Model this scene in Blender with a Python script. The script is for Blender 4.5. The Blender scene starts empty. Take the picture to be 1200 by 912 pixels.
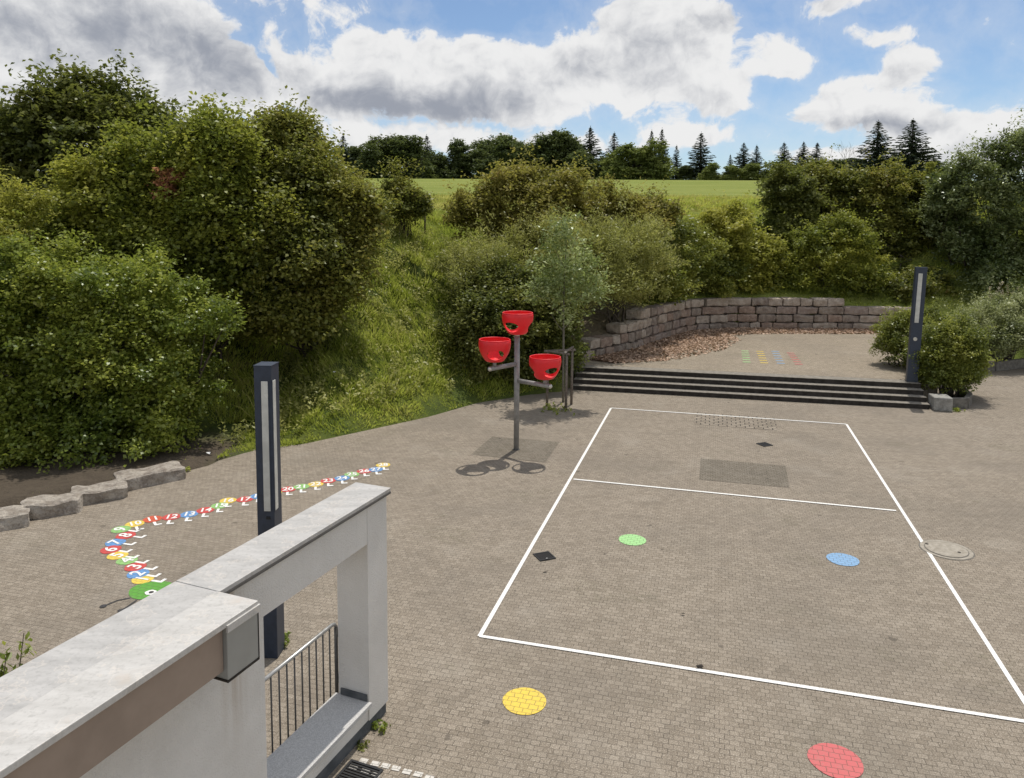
import bpy, bmesh, math, random
import numpy as np
from mathutils import Vector, Matrix, noise as mnoise

SC = bpy.context.scene
COL = SC.collection
R = math.radians
random.seed(7)

# ------------------------------------------------------------------ camera
F, CX, CY, PIT, ROL, CH = 898.2, 590.75, 344.96, .0931, .0054, 5.15
fw = np.array([0, math.cos(PIT), -math.sin(PIT)])
_rt = np.array([1., 0, 0]); _up = np.cross(_rt, fw)
rt = _rt*math.cos(ROL) + _up*math.sin(ROL); up = np.cross(rt, fw)
EYE = np.array([0, 0, CH])

def ray(x, y):
    return fw + rt*(x-CX)/F - up*(y-CY)/F
def G(x, y, z=0.0):
    """point of the level surface at height z that the photograph shows at pixel x, y"""
    d = ray(x, y); return EYE + d*((z-CH)/d[2])
def AT(x, y, Y):
    """point at depth Y metres in front of the terrace"""
    d = ray(x, y); return EYE + d*(Y/d[1])

cd = bpy.data.cameras.new('camera'); cam = bpy.data.objects.new('camera', cd); COL.objects.link(cam)
cd.sensor_width = 36; cd.sensor_fit = 'HORIZONTAL'; cd.lens = F/1200*36
cd.shift_x = (600-CX)/1200; cd.shift_y = (CY-456)/1200
cd.clip_start = .05; cd.clip_end = 3000
cam.matrix_world = Matrix(((rt[0], up[0], -fw[0], 0), (rt[1], up[1], -fw[1], 0), (rt[2], up[2], -fw[2], CH), (0, 0, 0, 1)))
SC.camera = cam

# ------------------------------------------------------------------ object helpers
def tag(o, label=None, cat=None, group=None, kind=None):
    if label: o['label'] = label
    if cat: o['category'] = cat
    if group: o['group'] = group
    if kind: o['kind'] = kind
    return o
def empty(name, loc, label=None, cat=None, group=None):
    o = bpy.data.objects.new(name, None); COL.objects.link(o)
    o.location = tuple(float(v) for v in loc); o.empty_display_size = .3
    return tag(o, label, cat, group)
def link(name, me, mat=None, parent=None, loc=None):
    o = bpy.data.objects.new(name, me); COL.objects.link(o)
    if mat: me.materials.append(mat)
    if loc is not None: o.location = tuple(float(v) for v in loc)
    if parent: o.parent = parent
    return o
def root_off(parent):
    """world offset of a thing or part, so that children can be built in world coordinates"""
    v = Vector((0, 0, 0))
    while parent is not None:
        v = v + parent.location; parent = parent.parent
    return v
def from_bm(name, bm, mat, parent=None, base=None, smooth=False):
    """bm holds world coordinates; parented or rebased to its own base point"""
    off = root_off(parent)
    b = Vector(tuple(float(v) for v in base)) if base is not None else Vector((0, 0, 0))
    bmesh.ops.translate(bm, verts=bm.verts, vec=-(off+b))
    me = bpy.data.meshes.new(name); bm.to_mesh(me); bm.free()
    if smooth:
        me.polygons.foreach_set('use_smooth', [True]*len(me.polygons))
    return link(name, me, mat, parent, b)
def np_mesh(name, V, quads=None, tris=None, var=None):
    me = bpy.data.meshes.new(name)
    V = np.asarray(V, np.float32)
    me.vertices.add(len(V)); me.vertices.foreach_set('co', V.ravel())
    parts = []; sizes = []
    if quads is not None and len(quads): parts.append(np.asarray(quads, np.int32).ravel()); sizes += [np.full(len(quads), 4, np.int32)]
    if tris is not None and len(tris): parts.append(np.asarray(tris, np.int32).ravel()); sizes += [np.full(len(tris), 3, np.int32)]
    idx = np.concatenate(parts); sz = np.concatenate(sizes)
    me.loops.add(len(idx)); me.loops.foreach_set('vertex_index', idx)
    me.polygons.add(len(sz))
    st = np.zeros(len(sz), np.int32); st[1:] = np.cumsum(sz)[:-1]
    me.polygons.foreach_set('loop_start', st)
    me.update(calc_edges=True)
    if var is not None:
        a = me.attributes.new('var', 'FLOAT', 'FACE'); a.data.foreach_set('value', np.asarray(var, np.float32))
    me.validate()
    return me
def np_obj(name, V, quads, mat, parent=None, base=None, tris=None, var=None):
    off = np.array(root_off(parent)); b = np.zeros(3) if base is None else np.asarray(base, float)
    me = np_mesh(name, np.asarray(V)-off-b, quads, tris, var)
    return link(name, me, mat, parent, b)

def add_box(bm, c, s, ax=None, bev=0.0):
    """box centre c, size s, ax = (ux, uy) plan directions of its x and y"""
    x = Vector((1, 0, 0)) if ax is None else Vector((ax[0][0], ax[0][1], 0))
    y = Vector((0, 1, 0)) if ax is None else Vector((ax[1][0], ax[1][1], 0))
    z = Vector((0, 0, 1)); c = Vector(tuple(c))
    vs = []
    for k in range(8):
        sx, sy, sz = (1 if k & 1 else -1), (1 if k & 2 else -1), (1 if k & 4 else -1)
        vs.append(bm.verts.new(c + x*(s[0]/2*sx) + y*(s[1]/2*sy) + z*(s[2]/2*sz)))
    fs = [(0, 2, 3, 1), (4, 5, 7, 6), (0, 1, 5, 4), (2, 6, 7, 3), (0, 4, 6, 2), (1, 3, 7, 5)]
    faces = [bm.faces.new([vs[i] for i in f]) for f in fs]
    bmesh.ops.recalc_face_normals(bm, faces=faces)
    if bev > 0:
        ed = list({e for f in faces for e in f.edges})
        bmesh.ops.bevel(bm, geom=ed, offset=bev, segments=2, affect='EDGES', profile=.6)
    return bm
def add_tube(bm, pts, radii, n=10, cap=True):
    pts = [Vector(tuple(p)) for p in pts]; rings = []
    if not hasattr(radii, '__len__'): radii = [radii]*len(pts)
    prev = None
    for i, p in enumerate(pts):
        t = (pts[min(i+1, len(pts)-1)] - pts[max(i-1, 0)]).normalized()
        if prev is None:
            a = Vector((0, 0, 1)) if abs(t.z) < .9 else Vector((1, 0, 0))
            u = t.cross(a).normalized()
        else:
            u = (prev - t*prev.dot(t)).normalized()
        prev = u; v = t.cross(u)
        rings.append([bm.verts.new(p + (u*math.cos(2*math.pi*k/n) + v*math.sin(2*math.pi*k/n))*radii[i]) for k in range(n)])
    for a, b in zip(rings, rings[1:]):
        for k in range(n):
            f = bm.faces.new((a[k], a[(k+1) % n], b[(k+1) % n], b[k])); f.smooth = True
    if cap:
        bm.faces.new(rings[0][::-1]); bm.faces.new(rings[-1])
    return bm
def add_poly(bm, pts):
    return bm.faces.new([bm.verts.new(Vector(tuple(float(v) for v in p))) for p in pts])
def disc_bm(c, r, n=40, z=None, wob=0.0, seed=0):
    bm = bmesh.new(); rr = random.Random(seed)
    ph = [rr.uniform(0, 6.28) for _ in range(3)]
    add_poly(bm, [(c[0]+math.cos(t)*r*(1+wob*(math.sin(3*t+ph[0])+math.sin(5*t+ph[1]))),
                   c[1]+math.sin(t)*r*(1+wob*(math.sin(2*t+ph[2])+math.sin(5*t+ph[0]))), z if z is not None else c[2])
                  for t in [2*math.pi*k/n for k in range(n)]])
    return bm

# ------------------------------------------------------------------ materials
def newmat(name):
    m = bpy.data.materials.new(name); m.use_nodes = True
    nt = m.node_tree; nt.nodes.clear()
    return m, nt
class NT:
    def __init__(s, nt): s.nt = nt
    def n(s, t, **kw):
        nd = s.nt.nodes.new('ShaderNode'+t)
        for k, v in kw.items():
            if k.startswith('i_'): s.put(nd.inputs[k[2:].replace('_', ' ')], v)
            else: setattr(nd, k, v)
        return nd
    def put(s, sock, v):
        if isinstance(v, bpy.types.NodeSocket): s.nt.links.new(v, sock)
        else: sock.default_value = v
    def math(s, op, a, b=0.0, c=0.0, clamp=False):
        nd = s.nt.nodes.new('ShaderNodeMath'); nd.operation = op; nd.use_clamp = clamp
        s.put(nd.inputs[0], a); s.put(nd.inputs[1], b); s.put(nd.inputs[2], c); return nd.outputs[0]
    def mix(s, f, a, b, blend='MIX'):
        nd = s.nt.nodes.new('ShaderNodeMix'); nd.data_type = 'RGBA'; nd.blend_type = blend
        s.put(nd.inputs[0], f); s.put(nd.inputs[6], c4(a)); s.put(nd.inputs[7], c4(b)); return nd.outputs[2]
    def noise(s, vec, scale, detail=4.0, rough=.55, dist=0.0):
        nd = s.n('TexNoise'); s.put(nd.inputs['Vector'], vec); nd.inputs['Scale'].default_value = scale
        nd.inputs['Detail'].default_value = detail; nd.inputs['Roughness'].default_value = rough; nd.inputs['Distortion'].default_value = dist
        return nd.outputs['Fac']
    def ramp(s, f, a, b):
        nd = s.n('MapRange'); nd.interpolation_type = 'SMOOTHSTEP'; s.put(nd.inputs[0], f)
        nd.inputs[1].default_value = a; nd.inputs[2].default_value = b; return nd.outputs[0]
    def pos(s): return s.n('NewGeometry').outputs['Position']
    def bump(s, h, strength=.3, dist=.01):
        nd = s.n('Bump'); s.put(nd.inputs['Height'], h); nd.inputs['Strength'].default_value = strength; nd.inputs['Distance'].default_value = dist
        return nd.outputs['Normal']
    def principled(s, col, rough=.8, normal=None, metal=0.0, spec=.3):
        nd = s.n('BsdfPrincipled'); s.put(nd.inputs['Base Color'], c4(col)); s.put(nd.inputs['Roughness'], rough)
        nd.inputs['Metallic'].default_value = metal; nd.inputs['Specular IOR Level'].default_value = spec
        if normal is not None: s.put(nd.inputs['Normal'], normal)
        o = s.n('OutputMaterial'); s.nt.links.new(nd.outputs[0], o.inputs[0]); return nd
def c4(c):
    return (*c, 1.0) if isinstance(c, (tuple, list)) and len(c) == 3 else c

TDIR = math.atan2(-.265, .964)             # the paving courses run along the court's cross lines
def paver_nodes(q, bw=.098, bh=.076, mortar=.0045):
    p = q.pos()
    dist = q.n('TexNoise'); q.put(dist.inputs['Vector'], p); dist.inputs['Scale'].default_value = 9; dist.inputs['Detail'].default_value = 2
    dv = q.n('VectorMath', operation='MULTIPLY_ADD'); q.put(dv.inputs[0], dist.outputs['Color']); dv.inputs[1].default_value = (.03, .03, 0); q.put(dv.inputs[2], p)
    mp = q.n('Mapping', vector_type='POINT'); q.put(mp.inputs['Vector'], dv.outputs[0]); mp.inputs['Rotation'].default_value = (0, 0, -TDIR)
    br = q.n('TexBrick'); q.put(br.inputs['Vector'], mp.outputs[0])
    br.inputs['Scale'].default_value = 1; br.inputs['Brick Width'].default_value = bw; br.inputs['Row Height'].default_value = bh
    br.inputs['Mortar Size'].default_value = mortar; br.inputs['Mortar Smooth'].default_value = .35; br.inputs['Bias'].default_value = 0
    br.inputs['Color1'].default_value = (0, 0, 0, 1); br.inputs['Color2'].default_value = (1, 1, 1, 1); br.inputs['Mortar'].default_value = (.5, .5, .5, 1)
    br.offset = .5
    return p, br.outputs['Color'], br.outputs['Fac']
def paving_mat(name, tint=(1, 1, 1), dark=1.0, bw=.098, bh=.076, mortar=.0045, joint=(.06, .052, .042), jf=.68):
    m, nt = newmat(name); q = NT(nt)
    p, rnd, fac = paver_nodes(q, bw, bh, mortar)
    s = lambda c: tuple(a*b*dark for a, b in zip(c, tint))
    col = q.mix(rnd, s((.226, .189, .146)), s((.305, .260, .206)))
    sp = q.noise(p, 75, 3, .7)
    col = q.mix(q.ramp(sp, .54, .68), col, s((.54, .485, .41)))
    col = q.mix(q.ramp(sp, .47, .32), col, s((.10, .083, .063)))
    big = q.noise(p, .35, 5, .6); mid = q.noise(p, 1.7, 4, .6)
    col = q.mix(q.math('MULTIPLY', q.ramp(big, .45, .66), .42), col, s((.19, .165, .135)))
    col = q.mix(q.math('MULTIPLY', q.ramp(mid, .52, .75), .38), col, s((.17, .148, .12)))
    col = q.mix(q.math('MULTIPLY', q.ramp(q.noise(p, .8, 3, .5), .55, .8), .25), col, s((.42, .385, .33)))
    rw = q.n('Mapping'); q.put(rw.inputs['Vector'], p); rw.inputs['Rotation'].default_value = (0, 0, -TDIR); rw.inputs['Scale'].default_value = (.5, 5.5, 1)
    col = q.mix(q.math('MULTIPLY', q.ramp(q.noise(rw.outputs[0], 1.0, 4, .65), .46, .66), .15), col, s((.15, .126, .098)))
    moss = q.math('MULTIPLY', q.ramp(q.noise(p, .55, 5, .65), .54, .70), q.ramp(q.noise(p, 11, 3, .6), .40, .62))
    col = q.mix(q.math('MULTIPLY', moss, .30), col, s((.13, .125, .075)))
    gum = q.ramp(q.noise(p, 4.2, 2, .4), .735, .76)
    col = q.mix(q.math('MULTIPLY', gum, .55), col, s((.085, .073, .06)))
    brk = 1.0 if bw > .15 else q.math('ADD', .35, q.math('MULTIPLY', q.ramp(q.noise(p, 7, 3, .7), .38, .62), .65))
    col = q.mix(q.math('MULTIPLY', q.math('MULTIPLY', fac, jf), brk), col, joint)
    h = q.math('SUBTRACT', q.math('MULTIPLY', sp, .25), fac)
    q.principled(col, .92, q.bump(h, .55, .006), spec=.15)
    return m
def paint_mat(name, col, wear=.5, thin=.34, jn=.6):
    """road paint lying on the pavers: the joints and worn stones show through"""
    m, nt = newmat(name); q = NT(nt)
    p, rnd, fac = paver_nodes(q)
    w = q.noise(p, 40, 4, .7); w2 = q.noise(p, 6, 3, .6)
    f = q.math('MULTIPLY', q.ramp(w, .52, .72), wear)
    f = q.math('MAXIMUM', f, q.math('MULTIPLY', q.ramp(w2, .55, .8), thin))
    c = q.mix(f, col, (.27, .24, .2))
    c = q.mix(q.math('MULTIPLY', fac, jn), c, (.09, .08, .06))
    q.principled(c, .75, q.bump(q.math('SUBTRACT', q.math('MULTIPLY', w, .2), fac), .4, .005), spec=.25)
    return m
def rough_mat(name, c1, c2, scale=6, rough=.85, bump=.3, dist=.02, c3=None, spec=.2, metal=0.0, detail=6):
    m, nt = newmat(name); q = NT(nt)
    p = q.pos(); a = q.noise(p, scale, detail, .65); b = q.noise(p, scale*4.3, 5, .7)
    col = q.mix(q.ramp(a, .35, .65), c1, c2)
    if c3: col = q.mix(q.math('MULTIPLY', q.ramp(b, .5, .75), .7), col, c3)
    q.principled(col, rough, q.bump(q.math('ADD', a, q.math('MULTIPLY', b, .5)), bump, dist), metal, spec)
    return m
def plain(name, col, rough=.5, metal=0.0, spec=.4, var=.12, scale=14):
    m, nt = newmat(name); q = NT(nt); p = q.pos()
    a = q.noise(p, scale, 5, .6)
    c = q.mix(q.ramp(a, .3, .7), tuple(v*(1-var) for v in col), tuple(min(1, v*(1+var)) for v in col))
    q.principled(c, q.math('ADD', q.math('MULTIPLY', a, .2), rough-.1), None, metal, spec)
    return m
def leaf_mat(name, dark, mid, light, gloss=.25, trans=.35, rough=.45, odd=None, k=1.75):
    dark, mid, light = [tuple(v*k for v in c) for c in (dark, mid, light)]
    m, nt = newmat(name); q = NT(nt)
    at = q.n('Attribute', attribute_name='var').outputs['Fac']
    cr = q.n('ValToRGB'); q.put(cr.inputs[0], at)
    e = cr.color_ramp.elements; e[0].position = .1; e[0].color = c4(dark); e[1].position = .92; e[1].color = c4(light)
    k = e.new(.5); k.color = c4(mid)
    if odd: k2 = e.new(.97); k2.color = c4(odd)
    col = cr.outputs[0]
    col = q.mix(q.math('MULTIPLY', q.ramp(q.noise(q.pos(), .9, 3, .6), .42, .66), .35), col, (*[v*.9 for v in light],))
    d = q.n('BsdfDiffuse'); q.put(d.inputs[0], col)
    t = q.n('BsdfTranslucent'); q.put(t.inputs[0], q.mix(.5, col, (.16, .2, .02), 'ADD'))
    g = q.n('BsdfGlossy'); g.inputs['Roughness'].default_value = rough; g.inputs[0].default_value = (.9, .95, .9, 1)
    a = q.n('MixShader'); a.inputs[0].default_value = trans; nt.links.new(d.outputs[0], a.inputs[1]); nt.links.new(t.outputs[0], a.inputs[2])
    b = q.n('MixShader'); b.inputs[0].default_value = gloss*.10
    nt.links.new(a.outputs[0], b.inputs[1]); nt.links.new(g.outputs[0], b.inputs[2])
    o = q.n('OutputMaterial'); nt.links.new(b.outputs[0], o.inputs[0])
    return m

M = {}
M['paving'] = paving_mat('interlocking_pavers')
M['terrace'] = paving_mat('terrace_pavers', (1.0, .99, .96), 1.12)
M['patch'] = paving_mat('older_pavers', (.98, 1.0, 1.0), .72, jf=1.0)
M['slabs'] = paving_mat('small_slabs', (1, 1, 1), 1.02, .22, .16, .013, (.05, .045, .04), 1.0)
M['white'] = paint_mat('white_line_paint', (.82, .81, .78), .34, .22, .26)
M['wornwhite'] = paint_mat('worn_white_paint', (.62, .59, .54), .5, .5)
M['yellow'] = paint_mat('yellow_paint', (.74, .54, .09)); M['green'] = paint_mat('green_paint', (.27, .50, .17))
M['red'] = paint_mat('red_paint', (.56, .075, .07)); M['blue'] = paint_mat('blue_paint', (.13, .29, .56))
M['pinkred'] = paint_mat('faded_red_paint', (.56, .14, .14), .4); M['palegreen'] = paint_mat('pale_green_paint', (.34, .62, .26), .45)
M['paleblue'] = paint_mat('pale_blue_paint', (.22, .38, .58), .4); M['grassgreen'] = paint_mat('leaf_green_paint', (.11, .33, .05))
M['orange'] = paint_mat('orange_red_paint', (.58, .10, .05)); M['black'] = paint_mat('dark_line_paint', (.045, .045, .05), .3)
M['stone'] = rough_mat('quarry_stone', (.28, .24, .20), (.50, .45, .385), 4.5, .95, 1.0, .09, (.12, .10, .085))
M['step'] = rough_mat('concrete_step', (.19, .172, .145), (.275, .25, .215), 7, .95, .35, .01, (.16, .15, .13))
M['riser'] = rough_mat('dark_riser', (.030, .026, .022), (.055, .048, .042), 7, .95, .35, .01)  # near-black colour for the risers, treads stay paler
M['granite'] = rough_mat('grey_granite', (.40, .393, .378), (.60, .59, .57), 95, .75, .1, .002, (.17, .168, .165), .35)
M['graniteblock'] = rough_mat('rough_granite', (.22, .21, .19), (.35, .34, .31), 9, .9, .6, .03, (.14, .135, .12))
M['plinth'] = rough_mat('grey_plinth', (.075, .08, .085), (.12, .125, .13), 7, .9, .2, .01)
M['lamp'] = plain('slate_blue_lacquer', (.026, .037, .060), .42, 0, .5, .15)
M['glass'] = plain('frosted_lamp_glass', (.55, .55, .51), .25, 0, .6, .12, 5)
M['silver'] = plain('brushed_steel_strip', (.55, .54, .50), .35, .6)
M['steel'] = plain('galvanised_steel', (.29, .285, .275), .5, .3, .5, .18, 9)
M['darksteel'] = plain('dull_steel', (.10, .098, .095), .5, .5)
M['railtop'] = plain('bright_steel', (.45, .45, .44), .35, .7)
M['iron'] = plain('cast_iron', (.022, .023, .025), .6, .3)
M['bark'] = rough_mat('bark', (.06, .048, .036), (.12, .10, .08), 14, .95, .6, .02)
M['palebark'] = rough_mat('young_bark', (.13, .12, .095), (.22, .20, .16), 25, .9, .4, .01)
M['timber'] = rough_mat('weathered_timber', (.13, .105, .085), (.23, .195, .165), 20, .9, .4, .01)
M['timberend'] = rough_mat('timber_end', (.45, .41, .35), (.58, .53, .46), 30, .9, .2, .01)
M['concrete'] = rough_mat('manhole_concrete', (.28, .25, .205), (.38, .345, .29), 12, .95, .3, .01)
M['paper'] = plain('white_litter', (.8, .8, .78), .7)
M['kerb'] = rough_mat('dark_kerb', (.13, .12, .105), (.21, .195, .17), 9, .95, .4, .02)
M['scrap'] = plain('dark_twig', (.035, .028, .022), .9)

# white render with fine grain and a run-off stain under the gutter box
def render_mat():
    m, nt = newmat('white_render'); q = NT(nt); p = q.pos()
    g = q.noise(p, 70, 4, .65); st = q.noise(p, 1.6, 5, .6)
    col = q.mix(q.ramp(st, .3, .75), (.66, .635, .595), (.75, .725, .685))
    mp = q.n('Mapping'); q.put(mp.inputs['Vector'], p); mp.inputs['Scale'].default_value = (16, 16, .5)
    streak = q.noise(mp.outputs[0], 1.0, 4, .6)
    # rust-brown run-off beneath the box: a band along the wall near the box, below its bottom
    sx = q.n('SeparateXYZ'); q.put(sx.inputs[0], p)
    sal = q.math('ADD', q.math('MULTIPLY', q.math('SUBTRACT', -1.157, sx.outputs[0]), .385), q.math('MULTIPLY', q.math('SUBTRACT', 7.68, sx.outputs[1]), .923))
    band = q.math('MULTIPLY', q.ramp(q.math('ABSOLUTE', q.math('SUBTRACT', sal, 2.28)), .17, .04), q.ramp(sx.outputs[2], .9, 1.9))
    band = q.math('MULTIPLY', band, q.ramp(streak, .3, .65))
    col = q.mix(q.math('MULTIPLY', band, .6), col, (.40, .31, .22))
    col = q.mix(q.math('MULTIPLY', q.ramp(streak, .55, .8), .12), col, (.45, .44, .41))
    q.principled(col, .92, q.bump(g, .9, .012), spec=.12)
    return m
M['render'] = render_mat()
def zinc_mat(name, a, b, tan=.25):
    m, nt = newmat(name); q = NT(nt); p = q.pos()
    mp = q.n('Mapping'); q.put(mp.inputs['Vector'], p); mp.inputs['Rotation'].default_value = (0, 0, -math.atan2(.923, .385)); mp.inputs['Scale'].default_value = (2.2, 9, 2)
    s1 = q.noise(mp.outputs[0], 1, 6, .7); s2 = q.noise(p, 26, 5, .7); s3 = q.noise(p, 3.3, 4, .6)
    col = q.mix(q.ramp(s1, .2, .8), a, b)
    col = q.mix(q.math('MULTIPLY', q.ramp(s2, .48, .74), .45), col, tuple(v*.62 for v in a))
    col = q.mix(q.math('MULTIPLY', q.ramp(s3, .55, .72), tan), col, (.52, .44, .36))
    ring = q.ramp(q.math('ABSOLUTE', q.math('SUBTRACT', s3, .56)), .016, .002)
    col = q.mix(q.math('MULTIPLY', ring, .25), col, (.74, .66, .57))
    q.principled(col, q.math('ADD', .38, q.math('MULTIPLY', s2, .3)), q.bump(s2, .12, .004), .12, .35)
    return m
M['zinc'] = zinc_mat('weathered_zinc', (.37, .36, .345), (.54, .525, .505), .25)
M['zincpale'] = zinc_mat('pale_zinc', (.44, .425, .40), (.61, .592, .565), .4)
M['zincedge'] = plain('zinc_edge', (.13, .125, .12), .5, .3)
M['capgrey'] = plain('grey_sheet', (.33, .335, .32), .45, .25, .4, .06, 3)
M['fascia'] = plain('brown_fascia', (.30, .235, .19), .35, .1, .5, .1, 3)
M['redplastic'] = plain('red_plastic', (.80, .018, .026), .42, 0, .5, .08, 4)

# ------------------------------------------------------------------ terrain
WPX = [(684, 424), (693, 422), (741.7, 411.7), (773, 401), (813, 390), (847, 387.5), (860, 386.7), (960, 387.5), (1045, 388), (1075, 389)]
PZ = .56                                    # terrace level
WP = np.array([G(x, y, PZ)[:2] for x, y in WPX])
# smooth the wall's plan
def resample(P, step=.1):
    P = np.asarray(P, float); out = []
    for i in range(len(P)-1):
        p0 = P[max(i-1, 0)]; p1 = P[i]; p2 = P[i+1]; p3 = P[min(i+2, len(P)-1)]
        n = max(2, int(np.linalg.norm(p2-p1)/step))
        for k in range(n):
            t = k/n
            out.append(.5*((2*p1)+(-p0+p2)*t+(2*p0-5*p1+4*p2-p3)*t*t+(-p0+3*p1-3*p2+p3)*t**3))
    out.append(P[-1]); return np.array(out)
WPS = resample(WP)
wt = np.gradient(WPS, axis=0); wt /= np.linalg.norm(wt, axis=1)[:, None]
wn = np.stack([-wt[:, 1], wt[:, 0]], 1)     # points away from the terrace (left of travel)
WLEN = np.concatenate([[0], np.cumsum(np.linalg.norm(np.diff(WPS, axis=0), axis=1))])
def wall_pt(s):
    return np.array([np.interp(s, WLEN, WPS[:, k]) for k in (0, 1)]), np.array([np.interp(s, WLEN, wn[:, k]) for k in (0, 1)])
def wall_s(px):
    d = [ (proj_px(p[0], p[1], PZ)-px)**2 for p in WPS ]
    return WLEN[int(np.argmin(d))]
def proj_px(x, y, z):
    v = np.array([x, y, z])-EYE; return CX+F*(v@rt)/(v@fw)

EDGE = [(-60, -40, 0), (-60, 2, 0), (-30, 7, 0), (-14, 10.8, .1), (-8.9, 13.0, .2), (-7.35, 14.5, .2), (-6.62, 15.45, .15), (-5.75, 16.75, 0),
        (-4.73, 17.35, 0), (-3.38, 18.65, 0), (-2.03, 19.95, 0), (-.74, 21.6, 0), (.6, 22.6, .05), (1.95, 23.4, .25), (2.05, 24.3, .6)]
for s_, b_ in ((.1, .85), (1.2, 1.05), (2.6, 1.2), (3.6, 1.45), (4.8, 1.75), (6.5, 1.85), (8.5, 1.85), (10, 1.85), (12.5, 1.85), (14, 1.85), (15.4, 1.6), (17, 1.5), (WLEN[-1], 1.5)):
    p_, n_ = wall_pt(s_); EDGE.append((p_[0]+n_[0]*.45, p_[1]+n_[1]*.45, b_))
EDGE += [(19.6, 31.8, .9), (20.6, 29.0, .25), (26, 30, .2), (34, 27, .1), (60, 22, 0), (60, -40, 0)]
EDG = np.array(EDGE)
def sdist(P):
    """signed distance to the yard (positive outside) and terrain height just outside"""
    P = np.asarray(P, float); best = np.full(len(P), 1e9); bb = np.zeros(len(P)); ins = np.zeros(len(P), bool)
    n = len(EDG)
    for i in range(n):
        a = EDG[i]; b = EDG[(i+1) % n]; ab = b[:2]-a[:2]
        t = np.clip(((P-a[:2])@ab)/(ab@ab), 0, 1)
        d = np.linalg.norm(P-(a[:2]+t[:, None]*ab), axis=1); m = d < best
        best[m] = d[m]; bb[m] = (a[2]+t*(b[2]-a[2]))[m]
        c = ((a[1] > P[:, 1]) != (b[1] > P[:, 1]))
        with np.errstate(divide='ignore', invalid='ignore'):
            xi = a[0]+(P[:, 1]-a[1])*(b[0]-a[0])/((b[1]-a[1]) if b[1] != a[1] else 1e-9)
        ins ^= c & (P[:, 0] < xi)
    return np.where(ins, -best, best), bb
def terr(P):
    P = np.atleast_2d(np.asarray(P, float))[:, :2]
    d, b = sdist(P); Y = P[:, 1]; X = P[:, 0]
    top = 5.25+.0705*np.clip(Y-28, -6, 102)-.03*np.clip(Y-132, 0, 160)
    fade = np.clip((Y+2)/14, 0, 1)           # no bank behind the viewer
    dl = 2.8*np.clip((-4.6-X)/1.6, 0, 1)*np.clip((Y-6)/3, 0, 1)      # level bed under the hedge
    t = np.clip((d-dl)/10.5, 0, 1); sm = t*t*(3-2*t)*.35+(1-(1-t)**1.6)*.65
    bump = .10*np.sin(X*1.3+Y*.7)*np.sin(Y*1.1-X*.4)+.06*np.sin(X*3.1+1)*np.sin(Y*2.7)
    z = b+(top*fade-b)*sm+bump*np.clip(d/2, 0, 1)*np.clip((60-Y)/40, 0, 1)
    return np.where(d > 0, z, np.maximum(-.12, d*.4))
def tz(x, y): return float(terr([(x, y)])[0])

xs = np.concatenate([np.arange(-700, -60, 40), np.arange(-60, -16, 2.0), np.arange(-16, 26, .3), np.arange(26, 60, 1.6), np.arange(60, 800, 40)])
ys = np.concatenate([np.arange(-80, 8, 4.0), np.arange(8, 46, .3), np.arange(46, 140, 3.0), np.arange(140, 1000, 40)])
XX, YY = np.meshgrid(xs, ys); PP = np.stack([XX.ravel(), YY.ravel()], 1)
ZZ = terr(PP); nx, ny = len(xs), len(ys)
ii = (np.arange(ny-1)[:, None]*nx+np.arange(nx-1)).ravel()
Q = np.stack([ii, ii+1, ii+1+nx, ii+nx], 1)

def ground_mat():
    m, nt = newmat('meadow_ground'); q = NT(nt); p = q.pos()
    sx = q.n('SeparateXYZ'); q.put(sx.inputs[0], p); x, y, z = sx.outputs
    a = q.noise(p, .5, 5, .6); b = q.noise(p, 6, 5, .7); c = q.noise(p, 1.6, 4, .6)
    slope = q.mix(q.ramp(a, .35, .65), (.06, .085, .02), (.12, .14, .03))
    slope = q.mix(q.math('MULTIPLY', q.ramp(b, .45, .7), .6), slope, (.045, .05, .02))
    mp = q.n('Mapping'); q.put(mp.inputs['Vector'], p); mp.inputs['Scale'].default_value = (.05, .5, 1)
    st = q.noise(mp.outputs[0], 1.2, 5, .6)
    field = q.mix(q.ramp(st, .32, .68), (.165, .205, .036), (.255, .275, .07))
    field = q.mix(q.math('MULTIPLY', q.ramp(q.noise(p, 2.5, 5, .7), .45, .75), .45), field, (.10, .145, .028))
    col = q.mix(q.ramp(q.math('ADD', y, q.math('MULTIPLY', c, 4)), 30, 35), slope, field)
    # bare soil bed at the foot of the hedge on the left
    soil = q.math('MULTIPLY', q.ramp(x, -5.6, -6.4), q.ramp(q.math('ADD', y, q.math('MULTIPLY', c, 1.2)), 19.3, 17.6))
    col = q.mix(soil, col, q.mix(b, (.06, .048, .036), (.13, .105, .078)))
    # trodden earth along the edge of the paving and in the end of the stone wall
    tr = q.math('MULTIPLY', q.ramp(x, 1.6, 2.4), q.math('MULTIPLY', q.ramp(x, 7.6, 6.2), q.ramp(y, 31.0, 29.5)))
    col = q.mix(q.math('MULTIPLY', tr, .8), col, (.20, .155, .115))
    q.principled(col, .95, q.bump(q.math('ADD', b, c), .8, .12), spec=.1)
    return m
M['ground'] = ground_mat()
ground = np_obj('ground', np.stack([PP[:, 0], PP[:, 1], ZZ], 1), Q, M['ground']); tag(ground, kind='structure')
ground.data.polygons.foreach_set('use_smooth', [True]*len(ground.data.polygons))

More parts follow.
